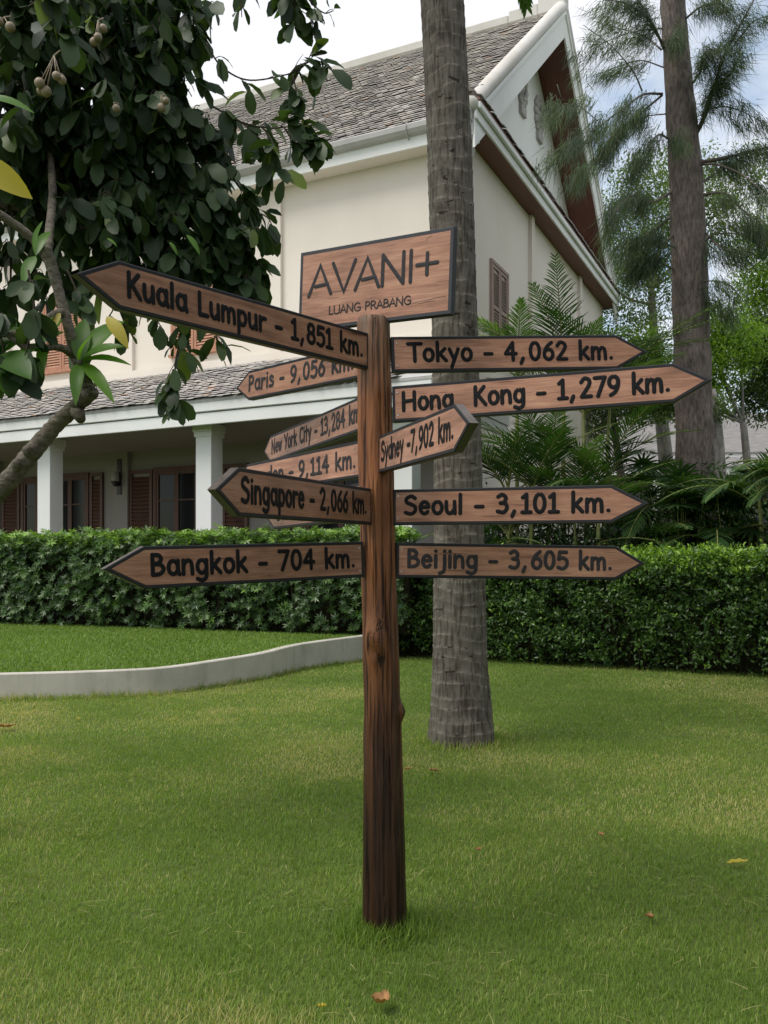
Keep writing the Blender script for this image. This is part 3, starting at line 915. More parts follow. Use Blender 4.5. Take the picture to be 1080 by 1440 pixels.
def add_board(text, sgn, x0, y0, z0, yaw, tilt, L, T, H, s0, s1, behind, grey, label):
    th, ph = R(yaw), R(tilt)
    e = Vector((math.cos(th), math.sin(th), 0))
    d = sgn * e * math.cos(ph) + Vector((0, 0, math.sin(ph)))
    v = Vector((0, 0, math.cos(ph))) - sgn * e * math.sin(ph)
    X = d * sgn
    Y = v.cross(X)
    bx = -behind
    pts = [(bx, -H / 2), (L, -H / 2), (L + T, 0), (L, H / 2), (bx, H / 2)]
    if sgn < 0:
        pts = [(-p[0], p[1]) for p in pts][::-1]
    mb = plate(pts, 0.031, 0.0125)
    # two screw heads near the post
    for k in (-1, 1):
        xs = sgn * 0.022
        mb.tube([(xs, 0.001, k * H * 0.32), (xs, -0.0022, k * H * 0.32)], 0.0035, 8, 3, False)
    o = mb.build('direction_board', [M['wood'], M['border'], M['edge'], M['screw']], post_root)
    loc = Vector((x0, y0, z0)) - Vector(post_root.location)
    o.matrix_local = Matrix(((X.x, Y.x, v.x, loc.x), (X.y, Y.y, v.y, loc.y), (X.z, Y.z, v.z, loc.z), (0, 0, 0, 1)))
    o['label'] = label
    a, b_ = (s0, s1) if sgn > 0 else (-s0, -s1)
    lt = lettering(text, a, b_, -H / 2 + 0.0440, 0.0700, 0.0076, HAND, track=0.075).build('lettering', M['ink_grey' if grey else 'ink'], o)
for b_ in BOARDS:
    add_board(*b_)

def name_sign():
    e = Vector((0.078 * 3.38, 3.38, 2.772)) - Vector((-0.096 * 3.75, 3.75, 2.802))
    W = e.length
    X = e.normalized()
    up = Vector((0, 0, 1)); v = (up - X * up.dot(X)).normalized(); Y = v.cross(X)
    H = 0.335
    c = Vector((0.078 * 3.38, 3.38, 2.772 - H / 2)) / 2 + Vector((-0.096 * 3.75, 3.75, 2.802 - H / 2)) / 2
    mb = plate([(-W / 2, -H / 2), (W / 2, -H / 2), (W / 2, H / 2), (-W / 2, H / 2)], 0.032, 0.0155)
    for x0, x1, zb_, cap, st in ((.76, .965, .175, .05, [(0, 0), (.3, .25), (.42, .2), (.7, .62), (1, .7)]), (.83, .87, .885, .05, [(0, 0), (.5, .7), (1, 1)]), (.80, .90, .16, .03, [(0, 0), (.6, .5), (1, .4)])):
        cr = lettering('x', -W / 2 + W * x0, -W / 2 + W * x1, -H / 2 + H * zb_, H * cap, .0008, {'x': (1, [st])}, y=-0.0003, depth=.0002)
        mb.add(cr.v, cr.f, 1, False)
    o = mb.build('name_board', [M['wood'], M['slate'], M['slate']], post_root)
    loc = c - Vector(post_root.location)
    o.matrix_local = Matrix(((X.x, Y.x, v.x, loc.x), (X.y, Y.y, v.y, loc.y), (X.z, Y.z, v.z, loc.z), (0, 0, 0, 1)))
    o['label'] = 'rectangular board on top of the post reading AVANI+ LUANG PRABANG'
    mb = lettering('AVANI+', -W / 2 + W * .058, -W / 2 + W * .918, -H / 2 + H * .432, H * .365, 0.0080, LOGO)
    m2 = lettering('LUANG PRABANG', -W / 2 + W * .215, -W / 2 + W * .755, -H / 2 + H * .172, H * .098, 0.0026, PLAIN)
    mb.add(m2.v, m2.f, 0, True)
    mb.build('lettering', M['ink_grey'], o)
name_sign()

# ------------------------------------------------------------------ hotel building (local X along the facade, Y into it)
hotel = empty('hotel_building', (0.16, 16.5, 0), math.atan2(-0.439, 0.898))
tag(hotel, 'cream two storey hotel with steep tiled gable roof and a columned verandah', 'building')

XL = -24.0                      # left end, outside the frame
XW, YW = 0.32, 2.8              # corner of the upper walls
YB = 16.7
XB = 0.772                      # barge plane
YE, YR, YE2 = 2.35, 9.66, 16.98
ZE, ZR = 11.0, 17.25
slope = (ZR - ZE) / (YR - YE)

def tiles(name, o0, ax, up, nrow, ncol, tw, th, parent, seed):
    """rows of overlapping flat tiles on a plane: o0 lower corner, ax along the eave, up the slope"""
    r_ = np.random.default_rng(seed)
    ax = np.array(ax, float); up = np.array(up, float)
    nn = np.cross(ax, up); nn /= np.linalg.norm(nn)
    i, j = np.meshgrid(np.arange(nrow), np.arange(ncol), indexing='ij')
    i, j = i.ravel(), j.ravel()
    n = len(i)
    off = (i % 2) * 0.5
    a0 = (j - off) * tw + r_.normal(0, .006, n); a1 = a0 + tw * 0.985
    lift = 0.050 + r_.normal(0, .007, n)
    u0 = i * th + r_.normal(0, .006, n); u1 = (i + 1.35) * th
    def P(a, u, h): return np.array(o0)[None] + ax[None] * a[:, None] + up[None] * u[:, None] + nn[None] * np.broadcast_to(h, (n,))[:, None]
    am = (a0 + a1) / 2; nose = 0.018
    V = np.stack([P(a0, u0, lift), P(am, u0 - nose, lift), P(a1, u0, lift), P(a1, u1, lift * 0 + .002), P(a0, u1, lift * 0 + .002), P(a0, u0, lift - .016), P(am, u0 - nose, lift - .016), P(a1, u0, lift - .016)], 1)
    F_ = [(0, 1, 2, 3, 4), (5, 6, 1, 0), (6, 7, 2, 1)]
    me = bpy.data.meshes.new(name)
    flat = np.concatenate([np.array(f) for f in F_]); sizes = [len(f) for f in F_]
    me.vertices.add(n * 8); me.vertices.foreach_set('co', V.reshape(-1).astype(np.float32))
    me.loops.add(n * len(flat)); me.polygons.add(n * 3)
    me.loops.foreach_set('vertex_index', (np.arange(n)[:, None] * 8 + flat[None]).reshape(-1).astype(np.int32))
    me.polygons.foreach_set('loop_start', (np.arange(n)[:, None] * len(flat) + np.array([0, 5, 9])[None]).reshape(-1).astype(np.int32))
    t = np.clip(r_.normal(.55, .06, n) + (r_.random(n) > .985) * .5, 0, 1)
    A = me.attributes.new('tint', 'FLOAT', 'POINT')
    tv = np.repeat(t, 8).reshape(n, 8); tv[:, 5:] *= 1.0
    A.data.foreach_set('value', tv.reshape(-1).astype(np.float32))
    me.update(calc_edges=True)
    return link_mesh(name, me, M['tile'], parent)

def building():
    p = hotel
    # upper walls
    mb = MB()
    mb.box(XL, XW, YW, YW + 0.25, 0.3, 10.72, bev=0)
    mb.build('front_wall', M['wall'], p)
    mb = MB()
    mb.box(XW - 0.25, XW + 0.004, YW + 0.25, YB, 0.0, 10.9)
    for y in (7.77, 13.1):
        mb.box(XW + 0.004, XW + 0.10, y - 0.13, y + 0.13, 0.0, 10.86)
    mb.build('side_wall', M['wall'], p)
    # pilasters on the long wall
    for x in (-4.37, -8.9, -13.4, -17.9):
        mb = MB(); mb.box(x - 0.15, x + 0.15, YW - 0.09, YW, 6.6, 10.7); mb.build('pilaster', M['wall'], p)
    mb = MB(); mb.box(XL, XW, YW - 0.10, YW, 6.34, 6.62); mb.build('wall_band', M['wall'], p)
    # gable wall above the skirt roof, recessed
    xg = XB - 1.02
    mb = MB()
    zb = 10.9
    g = [(YE + 0.1, zb), (YE2 - 0.1, zb), (YR, ZR - 0.35)]
    mb.add([(xg, y, z) for y, z in g] + [(xg - 0.25, y, z) for y, z in g], [(0, 1, 2), (5, 4, 3), (0, 3, 4, 1), (1, 4, 5, 2), (2, 5, 3, 0)])
    mb.build('gable_wall', M['white'], p)
    # stucco ornaments
    for (y, z, s) in ((8.85, 14.75, 1.0), (10.5, 14.75, 1.0)):
        mb = MB()
        Mx = Matrix(((0, 0, 1), (1, 0, 0), (0, 1, 0)))
        for k in range(12):
            a = 2 * math.pi * k / 12
            mb.ball((xg + 0.03, y + math.cos(a) * 0.36 * s, z + 0.15 + math.sin(a) * 0.46 * s), 0.115, 8, 6, (0.6, 1, 1))
        ringp = [(xg + 0.05, y + math.cos(2 * math.pi * k / 24) * 0.24, z + 0.15 + math.sin(2 * math.pi * k / 24) * 0.32) for k in range(25)]
        mb.tube(ringp, 0.06, 8)
        mb.ball((xg + 0.03, y, z + 0.15), 0.13, 10, 6, (0.6, 1, 1))
        mb.box(xg, xg + 0.09, y - 0.22, y + 0.22, z - 0.62, z - 0.38)
        mb.build('gable_ornament', M['ornament'], p)
    # main roof
    sl = math.hypot(YR - YE, ZR - ZE)
    mb = MB()
    for (ya, yb) in ((YE, YR), (YE2, YR)):
        t_ = 0.16
        A = [(XL, ya, ZE - 0.02), (XB - 0.03, ya, ZE - 0.02), (XB - 0.03, yb, ZR - 0.02), (XL, yb, ZR - 0.02)]
        Bt = [(x, y, z - t_) for x, y, z in A]
        mb.add(A + Bt, [(0, 1, 2, 3), (7, 6, 5, 4), (0, 4, 5, 1), (1, 5, 6, 2), (2, 6, 7, 3), (3, 7, 4, 0)], 0)
    mb.build('roof_deck', M['soffit'], p)
    th = 0.20
    tiles('roof_tiles', (XL, YE - 0.05, ZE - 0.02), (1, 0, 0), (0, (YR - YE) / sl, (ZR - ZE) / sl), int(sl / th), int((XB - 0.1 - XL) / 0.2), 0.2, th, p, 3)
    # ridge with raised end
    mb = MB()
    mb.box(XL, XB - 1.6, YR - 0.2, YR + 0.2, ZR - 0.06, ZR + 0.22, bev=0.04)
    mb.box(XB - 1.6, XB - 0.72, YR - 0.2, YR + 0.2, ZR - 0.06, ZR + 0.32, bev=0.04)
    mb.box(XB - 0.74, XB + 0.06, YR - 0.2, YR + 0.2, ZR - 0.06, ZR + 0.46, bev=0.04)
    mb.build('ridge_cap', M['ridge'], p)
    # verge caps (thick weathered roll on the roof edge) and white barge boards
    for sgn, ya in ((1, YE), (-1, YE2)):
        mb = MB()
        pts = [(XB - 0.10, ya - sgn * 0.10 + sgn * (YR - YE) * k / 14, ZE - 0.04 + (ZR - ZE) * k / 14 + 0.10 + 0.12 * max(0, 1 - k / 4) ** 2 * 0) for k in range(15)]
        mb.tube(pts, 0.19, 12, ell=(0.95, 0.8))
        mb.build('verge_cap', M['ridge'], p)
        mb = MB()
        zo = -0.04
        A = []
        for (y, z) in ((ya, ZE + zo), (YR, ZR + zo)):
            A += [(XB, y, z), (XB, y, z - 0.72), (XB - 0.05, y, z - 0.72), (XB - 0.05, y, z)]
        if sgn < 0:
            A = [(x + 0.003, y, z) for x, y, z in A]
        mb.add(A, [(0, 1, 5, 4), (1, 2, 6, 5), (2, 3, 7, 6), (3, 0, 4, 7), (0, 3, 2, 1), (4, 5, 6, 7)])
        # moulding along its top edge
        A = []
        for (y, z) in ((ya - sgn * 0.03, ZE + zo), (YR, ZR + zo + 0.02)):
            A += [(XB + 0.045, y, z + 0.02), (XB + 0.045, y, z - 0.10), (XB + 0.002, y, z - 0.10), (XB + 0.002, y, z + 0.02)]
        mb.add(A, [(0, 1, 5, 4), (1, 2, 6, 5), (2, 3, 7, 6), (3, 0, 4, 7), (0, 3, 2, 1), (4, 5, 6, 7)])
        mb.build('barge_board', M['white'], p)
    # eave on the long side: soffit, fascia, half round gutter
    mb = MB(); mb.box(XL, XB - 0.06, YE + 0.05, YW, 10.52, 10.56); mb.build('eave_soffit', M['wall'], p)
    mb = MB(); mb.box(XL, XB - 0.02, YE, YE + 0.05, 10.52, 10.84); mb.build('eave_fascia', M['white'], p)
    mb = MB()
    prof = [(-0.005, 10.98), (-0.05, 11.0), (-0.15, 10.99), (-0.17, 10.96), (-0.16, 10.86), (-0.11, 10.79), (-0.005, 10.76)]
    xs = [XL, XB - 0.05]
    V = [(x, YE + a, z) for x in xs for a, z in prof]; n = len(prof)
    mb.add(V, [(k, k + 1, n + k + 1, n + k) for k in range(n - 1)] + [tuple(range(n)), tuple(range(2 * n - 1, n - 1, -1))])
    x = XB - 1.5
    while x > XL:
        mb.tube([(x, YE - 0.003, 10.70), (x, YE - 0.06, 10.74), (x, YE - 0.17, 10.82), (x, YE - 0.19, 10.95), (x, YE - 0.12, 11.02)], 0.014, 6)
        x -= 2.4
    mb.build('gutter', M['gutter'], p)
    mb = MB()
    mb.tube([(XB - 0.12, YE - 0.06, 10.8), (XB - 0.12, YE - 0.06, 10.6), (XB - 0.14, YE + 0.25, 10.3), (XB - 0.30, YW - 0.12, 10.0), (XB - 0.30, YW - 0.12, 6.7)], 0.055, 10)
    mb.build('downpipe', M['gutter'], p)
    # skirt roof across the gable: soffit, fascia, gutter moulding, sloping tiled top
    y0, y1 = YE - 0.02, YE2 + 0.05
    mb = MB(); mb.box(XW + 0.002, XB - 0.002, YE + 0.06, y1 - 0.1, 10.82, 10.86); mb.build('skirt_soffit', M['soffit'], p)
    mb = MB()
    mb.box(XB, XB + 0.05, y0, y1, 10.82, 11.12, bev=0.008)
    mb.box(XB + 0.05, XB + 0.13, y0, y1, 11.02, 11.17, bev=0.02)
    mb.box(XB - 0.04, XB + 0.045, y0, y1, 11.17, 11.23)
    mb.build('skirt_fascia', M['white'], p)
    mb = MB()
    A = [(XB + 0.11, y0, 11.235), (XB + 0.11, y1, 11.235), (xg + 0.002, y1, 11.95), (xg + 0.002, y0, 11.95)]
    mb.add(A + [(x, y, z - 0.05) for x, y, z in A], [(0, 1, 2, 3), (7, 6, 5, 4), (0, 4, 5, 1), (1, 5, 6, 2), (2, 6, 7, 3), (3, 7, 4, 0)])
    mb.build('skirt_deck', M['soffit'], p)
    sl2 = math.hypot(XB + .11 - xg, .715)
    tiles('skirt_tiles', (XB + 0.14, y0, 11.24), (0, 1, 0), (-(XB + .11 - xg) / sl2, 0, .715 / sl2), 7, int((y1 - y0) / .2), .2, .165, p, 5)
    # verandah
    zf, zt = 4.42, 4.93
    xe = 0.95
    mb = MB()
    mb.box(XL, xe, -0.42, -0.36, zf, zf + 0.24, bev=0.01)
    mb.box(XL, xe + 0.03, -0.45, -0.36, zf + 0.26, zt, bev=0.012)
    mb.box(xe - 0.06, xe, -0.355, YW + 1.2, zf, zf + 0.24)
    mb.box(xe - 0.06, xe + 0.03, -0.355, YW + 1.2, zf + 0.26, zt)
    mb.build('verandah_fascia', M['white'], p)
    mb = MB(); mb.box(XL, xe - 0.07, -0.35, YW - 0.01, zf + 0.12, zf + 0.16); mb.build('verandah_ceiling', M['wall_shaded'], p)
    mb = MB()
    A = [(XL, -0.46, zt + 0.0), (xe + 0.04, -0.46, zt + 0.0), (XW - 0.3, YW - 0.1, 6.42), (XL, YW - 0.1, 6.42)]
    Bt = [(x, y, z - 0.06) for x, y, z in A]
    mb.add(A + Bt, [(0, 1, 2, 3), (7, 6, 5, 4), (0, 4, 5, 1), (1, 5, 6, 2), (2, 6, 7, 3), (3, 7, 4, 0)])
    A = [(xe + 0.04, -0.46, zt), (xe + 0.04, YW + 1.2, zt), (XW + 0.02, YW + 1.2, 5.5), (XW - 0.3, YW - 0.1, 6.42)]
    mb.add(A, [(0, 1, 2), (0, 2, 3)])
    mb.build('verandah_deck', M['gutter'], p)
    sl3 = math.hypot(YW + .36, 1.49)
    tiles('verandah_tiles', (XL, -0.50, zt + 0.0), (1, 0, 0), (0, (YW + .36) / sl3, 1.49 / sl3), int(sl3 / .19), int((0.45 - XL) / .19), .19, .19, p, 4)
    mb = MB(); mb.box(XL, xe, -0.5, YW, 0.0, 0.62); mb.build('terrace', M['terrace'], p)
    for k in range(6):
        x = -4.58 * k
        mb = MB()
        mb.box(x, x + 0.40, 0.0, 0.40, 0.62, zf + 0.1, bev=0.008)
        mb.box(x - 0.06, x + 0.46, -0.06, 0.46, 0.62, 0.85, bev=0.01)
        mb.box(x - 0.05, x + 0.45, -0.05, 0.45, zf - 0.06, zf + 0.11, bev=0.01)
        mb.box(x - 0.03, x + 0.43, -0.03, 0.43, zf - 0.16, zf - 0.06, bev=0.01)
        mb.build('column', M['white'], p)
    # shade-coloured ground floor wall skin, pilasters, doors with shutters
    yb = YW
    mb = MB(); mb.box(XL, XW - 0.02, yb - 0.03, yb - 0.003, 0.62, 4.54); mb.build('shaded_verandah_wall', M['wall_shaded'], p)
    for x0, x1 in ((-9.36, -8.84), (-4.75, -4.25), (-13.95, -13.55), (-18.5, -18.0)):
        mb = MB(); mb.box(x0, x1, yb - 0.16, yb - 0.03, 0.62, 4.54); mb.build('verandah_pilaster', M['wall_shaded'], p)
    def louvre(mb, x0, x1, y, z0, z1, t=0.05, st=0.09, n=26, ax='x', x_at=0):
        def bx(a0, a1, b0, b1, c0, c1, mi=0):
            if ax == 'x': mb.box(a0, a1, b0, b1, c0, c1, mi)
            else: mb.box(b0, b1, a0, a1, c0, c1, mi)
        bx(x0, x0 + st, y - t, y, z0, z1); bx(x1 - st, x1, y - t, y, z0, z1)
        zm = z0 + (z1 - z0) * 0.45
        for za, zb_ in ((z0, z0 + st * 1.4), (z1 - st, z1), (zm - st / 2, zm + st / 2)):
            bx(x0 + st, x1 - st, y - t + 0.002, y - 0.002, za, zb_)
        k = 0
        pitch = (z1 - z0) / n
        z = z0 + st * 1.4 + pitch * 0.4
        while z < z1 - st - pitch * 0.5:
            if abs(z - zm) > st * 0.7:
                if ax == 'x':
                    V = [(x0 + st, y - t + 0.006, z - pitch * .42), (x1 - st, y - t + 0.006, z - pitch * .42), (x1 - st, y - 0.008, z + pitch * .42), (x0 + st, y - 0.008, z + pitch * .42)]
                    V += [(a, b_ - 0.0, c + 0.012) for a, b_, c in V]
                else:
                    V = [(y - 0.0 - 0.002, x0 + st, z - pitch * .42), (y - 0.002, x1 - st, z - pitch * .42), (y - t + 0.006, x1 - st, z + pitch * .42), (y - t + 0.006, x0 + st, z + pitch * .42)]
                    V += [(a, b_, c + 0.012) for a, b_, c in V]
                mb.add(V, [(3, 2, 1, 0), (4, 5, 6, 7), (0, 1, 5, 4), (1, 2, 6, 5), (2, 3, 7, 6), (3, 0, 4, 7)])
            z += pitch
    def door(x0, x1, z1, leaves, shut_l, shut_r):
        z0 = 0.62
        f = MB()
        y = yb - 0.03
        for a, b_ in ((x0, x0 + 0.09), (x1 - 0.09, x1)):
            f.box(a, b_, y - 0.07, y, z0, z1 - 0.09)
        f.box(x0, x1, y - 0.072, y, z1 - 0.09, z1)
        d = f.build('door', M['shutter'], p)
        g = MB(); g.box(x0 + 0.09, x1 - 0.09, y - 0.022, y - 0.002, z0, z1 - 0.09); g.build('pane', M['glass'], d)
        fr = MB()
        w = (x1 - x0 - 0.18) / leaves
        for k in range(leaves):
            a = x0 + 0.09 + k * w
            fr.box(a, a + 0.07, y - 0.055, y - 0.024, z0, z1 - 0.09); fr.box(a + w - 0.07, a + w, y - 0.055, y - 0.024, z0, z1 - 0.09)
            for zz in (z0, z0 + 0.9, z0 + 1.75, z0 + 2.6, z1 - 0.19):
                fr.box(a + 0.07, a + w - 0.07, y - 0.05, y - 0.024, zz, zz + (0.1 if zz in (z0, z1 - 0.19) else 0.035))
        fr.build('frame', M['shutter'], d)
        for (s0, s1) in (shut_l, shut_r):
            if s1 > s0:
                mb = MB(); louvre(mb, s0, s1, y - 0.02, z0 + 0.02, z1 - 0.03, 0.055, 0.09, 34); mb.build('shutter', M['shutter'], d)
    door(-12.75, -12.05, 4.05, 1, (-13.5, -12.8), (0, 0))
    door(-11.6, -10.25, 4.08, 2, (-12.0, -11.65), (-10.2, -9.75))
    door(-8.05, -5.95, 4.08, 3, (-8.84, -8.08), (-5.9, -5.15))
    door(-3.6, -1.6, 4.08, 2, (-4.2, -3.65), (-1.55, -0.9))
    door(-17.4, -15.4, 4.05, 2, (-18.0, -17.45), (-15.35, -14.6))
    # upper windows with louvred shutters
    for x0 in (-11.9, -7.45, -16.2):
        f = MB(); y = YW
        x1 = x0 + 1.3
        f.box(x0 - 0.07, x0, y - 0.06, y, 6.9, 8.75); f.box(x1, x1 + 0.07, y - 0.06, y, 6.9, 8.75)
        f.box(x0 - 0.07, x1 + 0.07, y - 0.065, y, 8.75, 8.83); f.box(x0 - 0.1, x1 + 0.1, y - 0.12, y, 6.83, 6.9)
        w_ = f.build('window', M['shutter_light'], p)
        for a in (x0, x0 + 0.655):
            mb = MB(); louvre(mb, a + 0.005, a + 0.64, y - 0.005, 6.905, 8.745, 0.045, 0.07, 26); mb.build('shutter', M['shutter_light'], w_)
    # gable side window
    f = MB(); xx_ = XW + 0.004
    ya, yb2 = 4.62, 5.74
    f.box(xx_, xx_ + 0.06, ya - 0.07, ya, 6.8, 8.62); f.box(xx_, xx_ + 0.06, yb2, yb2 + 0.07, 6.8, 8.62)
    f.box(xx_, xx_ + 0.065, ya - 0.07, yb2 + 0.07, 8.62, 8.70); f.box(xx_, xx_ + 0.12, ya - 0.1, yb2 + 0.1, 6.72, 6.8)
    w_ = f.build('window', M['shutter_pale'], p)
    for a in (ya, (ya + yb2) / 2 + 0.005):
        mb = MB(); louvre(mb, a + 0.005, a + 0.545, xx_ + 0.05, 6.805, 8.615, 0.045, 0.07, 24, 'y'); mb.build('shutter', M['shutter_pale'], w_)
building()

# verandah wall lamp and the little floodlight at the roof corner
def B2W(x, y, z):
    return hotel.matrix_basis @ Vector((x, y, z))
hrz = hotel.rotation_euler.z
lamp = empty('wall_lamp', B2W(-9.1, 2.64, 3.85), hrz)
tag(lamp, 'dark wall lamp with pale shade on the verandah pilaster', 'wall lamp')
mb = MB(); mb.box(-0.07, 0.07, -0.03, 0, -0.42, 0.5, bev=0.006); mb.box(-0.03, 0.03, -0.16, -0.03, -0.2, -0.14); mb.tube([(0, -0.16, -0.22), (0, -0.16, -0.10)], [0.04, 0.11], 14); mb.build('bracket', M['black_metal'], lamp)
mb = MB(); mb.tube([(0, -0.16, -0.10), (0, -0.16, 0.16)], [0.10, 0.10], 16); mb.build('lamp_shade', M['lamp_glass'], lamp)
fl = empty('floodlight', B2W(0.60, 3.05, 11.72), hrz)
tag(fl, 'small black floodlight at the lower corner of the gable', 'floodlight')
mb = MB(); mb.box(-0.16, 0.16, -0.14, 0.14, -0.1, 0.12, bev=0.02); mb.build('housing', M['black_metal'], fl)
mb = MB(); mb.tube([(-0.19, 0, 0), (-0.19, 0, -0.3), (0.19, 0, -0.3), (0.19, 0, 0)], 0.018, 6); mb.build('bracket', M['black_metal'], fl)
mb = MB(); mb.box(0.162, 0.17, -0.11, 0.11, -0.07, 0.09); mb.build('lens', M['glass'], fl)

# ------------------------------------------------------------------ far low building
def far_house():
    root = empty('low_building', (16.0, 44.0, 0), R(-2.0))
    tag(root, 'low grey roofed building with white eaves beyond the garden trees', 'building')
    mb = MB(); mb.box(-12, 22, 1.2, 1.5, 0, 6.4); mb.build('wall', M['wall_shaded'], root)
    mb = MB(); mb.box(-12.5, 22.5, -1.0, -0.9, 6.15, 6.55); mb.box(-12.5, 22.5, 1.0, 1.1, 7.15, 7.50); mb.build('eaves', M['white'], root)
    mb = MB()
    for (ya, za, yb_, zb_) in ((-1.05, 6.56, 1.0, 7.25), (0.95, 7.51, 5.5, 10.3)):
        A = [(-12.6, ya, za), (22.6, ya, za), (22.6, yb_, zb_), (-12.6, yb_, zb_)]
        mb.add(A + [(x, y, z - .08) for x, y, z in A], [(0, 1, 2, 3), (7, 6, 5, 4), (0, 4, 5, 1), (1, 5, 6, 2), (2, 6, 7, 3), (3, 7, 4, 0)])
    A = [(-12.6, 5.5, 10.3), (22.6, 5.5, 10.3), (22.6, 10, 7.5), (-12.6, 10, 7.5)]
    mb.add(A, [(0, 1, 2, 3)])
    mb.build('roof', M['grey_roof'], root)
    for k in range(12):
        x = -11.8 + k * 3.0
        mb = MB(); mb.box(x, x + 0.35, -0.9, -0.55, 0, 6.15); mb.build('post', M['white'], root)
    for k in range(11):
        x = -10.6 + k * 3.0
        mb = MB(); mb.box(x, x + 1.6, 1.1, 1.19, 0.4, 5.3); mb.build('window', M['glass'], root)
far_house()

# ------------------------------------------------------------------ hedges
def hedge(name, label, A, B_, z0a, z0b, ztop, thick, style, n):
    A, B_ = Vector(A), Vector(B_)
    Lh = (B_ - A).length
    dx = (B_ - A).normalized()
    root = empty(name, (A.x, A.y, 0), math.atan2(dx.y, dx.x))
    tag(root, label, 'hedge')
    def base(u): return z0a + (z0b - z0a) * u / Lh
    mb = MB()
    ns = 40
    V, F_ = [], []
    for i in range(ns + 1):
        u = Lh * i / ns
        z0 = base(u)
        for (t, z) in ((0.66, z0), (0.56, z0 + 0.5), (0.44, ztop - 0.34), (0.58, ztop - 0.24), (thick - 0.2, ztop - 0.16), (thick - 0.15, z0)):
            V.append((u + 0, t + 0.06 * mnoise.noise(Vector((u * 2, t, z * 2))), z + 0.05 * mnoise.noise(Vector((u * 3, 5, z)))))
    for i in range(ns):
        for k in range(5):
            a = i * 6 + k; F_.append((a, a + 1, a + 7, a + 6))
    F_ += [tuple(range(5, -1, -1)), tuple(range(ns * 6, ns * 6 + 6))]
    mb.add(V, F_)  # solid dark core, painted as the shaded inside of the hedge
    # stems standing at the foot
    for k in range(int(Lh * 9)):
        u = random.uniform(0.1, Lh - 0.1); t = random.uniform(0.16, 0.5)
        mb.tube([(u, t, base(u) - 0.03), (u + random.uniform(-.1, .1), t - 0.02, base(u) + 0.4), (u + random.uniform(-.25, .25), t + random.uniform(-.12, .1), base(u) + random.uniform(.7, 1.2))], [0.012, 0.009, 0.005], 5)
    mb.build('stems', M['core'], root)  # holds the shade-dark core as well as the stems
    # points in the clipped shell
    a_front = Lh * (ztop - base(Lh / 2)); a_top = Lh * thick
    nf = int(n * a_front / (a_front + a_top)); nt_ = n - nf
    u = rng.uniform(-0.05, Lh + 0.05, nf); h = rng.uniform(0, 1, nf) ** 0.85
    zb = z0a + (z0b - z0a) * u / Lh
    z = zb + 0.03 + h * (ztop - zb - 0.03)
    dep = rng.uniform(0, 1, nf) ** 1.3 * 0.42
    lump = fbm(u, z * 1.3, 5.5, 0.44)
    bulge = (fbm(u, z, 2.6, 0.21) - .5) * 0.34 + (lump - .5) * 0.30
    t = dep + bulge * 0.7 + 0.10 * (h > 0.93) + 0.12 * (1 - h) ** 4
    keep = (rng.random(nf) < np.clip((h + 0.04) * 5.5, 0.75, 1) * np.clip(1.5 - 1.7 * lump + .3 * (h > .8), .10, 1))
    Pf = np.stack([u, t, z], 1)[keep]; Nf = np.stack([rng.normal(0, .35, nf), -np.ones(nf), 0.55 + rng.normal(0, .35, nf)], 1)[keep]
    u2 = rng.uniform(-0.05, Lh + 0.05, nt_); t2 = rng.uniform(0.0, thick, nt_)
    z2 = ztop - rng.uniform(0, 1, nt_) ** 1.5 * 0.22 + (fbm(u2, t2, 3.0, 0.6) - .5) * 0.18 + np.maximum(0, rng.normal(0, .045, nt_)) * (fbm(u2, t2, 5, .8) > .45)
    Pt = np.stack([u2, t2, z2], 1); Nt_ = np.stack([rng.normal(0, .45, nt_), rng.normal(-.2, .45, nt_), np.ones(nt_)], 1)
    P = np.concatenate([Pf, Pt]); Nn = unit(np.concatenate([Nf, Nt_]))
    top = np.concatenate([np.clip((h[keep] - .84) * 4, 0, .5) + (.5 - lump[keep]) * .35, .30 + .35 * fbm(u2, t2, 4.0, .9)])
    if style == 'whorl':
        k = 7
        q = len(P)
        S = unit(np.cross(Nn, rand_dirs(q))); U = np.cross(Nn, S)
        ph = rng.uniform(0, 2 * math.pi, q)[:, None] + np.arange(k)[None] * 2 * math.pi / k + rng.normal(0, .15, (q, k))
        spread = rng.uniform(.9, 1.5, (q, k))
        D = (S[:, None] * np.cos(ph)[..., None] + U[:, None] * np.sin(ph)[..., None]) * spread[..., None] + Nn[:, None] * 0.55
        D[..., 2] -= 0.25
        PP = np.repeat(P, k, 0); NN = np.repeat(Nn, k, 0)
        Ls = np.repeat(rng.uniform(.065, .125, q), k) * rng.uniform(.8, 1.15, q * k)
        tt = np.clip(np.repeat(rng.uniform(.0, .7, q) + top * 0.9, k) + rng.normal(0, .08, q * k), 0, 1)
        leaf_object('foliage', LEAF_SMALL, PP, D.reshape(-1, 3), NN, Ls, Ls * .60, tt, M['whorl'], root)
    else:
        k = 6
        q = len(P)
        ax = unit(Nn + rng.normal(0, .55, (q, 3)))
        off = np.linspace(0, .15, k)
        PP = (P[:, None] + ax[:, None] * off[None, :, None]).reshape(-1, 3)
        D = (np.repeat(ax, k, 0) * .5 + rand_dirs(q * k) * .9)
        D[:, 2] -= 0.1
        NN = np.repeat(Nn, k, 0) + rng.normal(0, .5, (q * k, 3))
        Ls = rng.uniform(.042, .085, q * k)
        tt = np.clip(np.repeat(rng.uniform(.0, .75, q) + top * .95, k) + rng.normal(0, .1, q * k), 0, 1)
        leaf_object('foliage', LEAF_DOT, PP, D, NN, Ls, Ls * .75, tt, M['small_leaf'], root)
    return root
hedge('clipped_hedge', 'clipped hedge of glossy whorled leaves on the raised lawn before the verandah', (-9.6, 17.0, 0), (0.25, 14.05, 0), .46, .39, 2.10, 1.25, 'whorl', 9000)
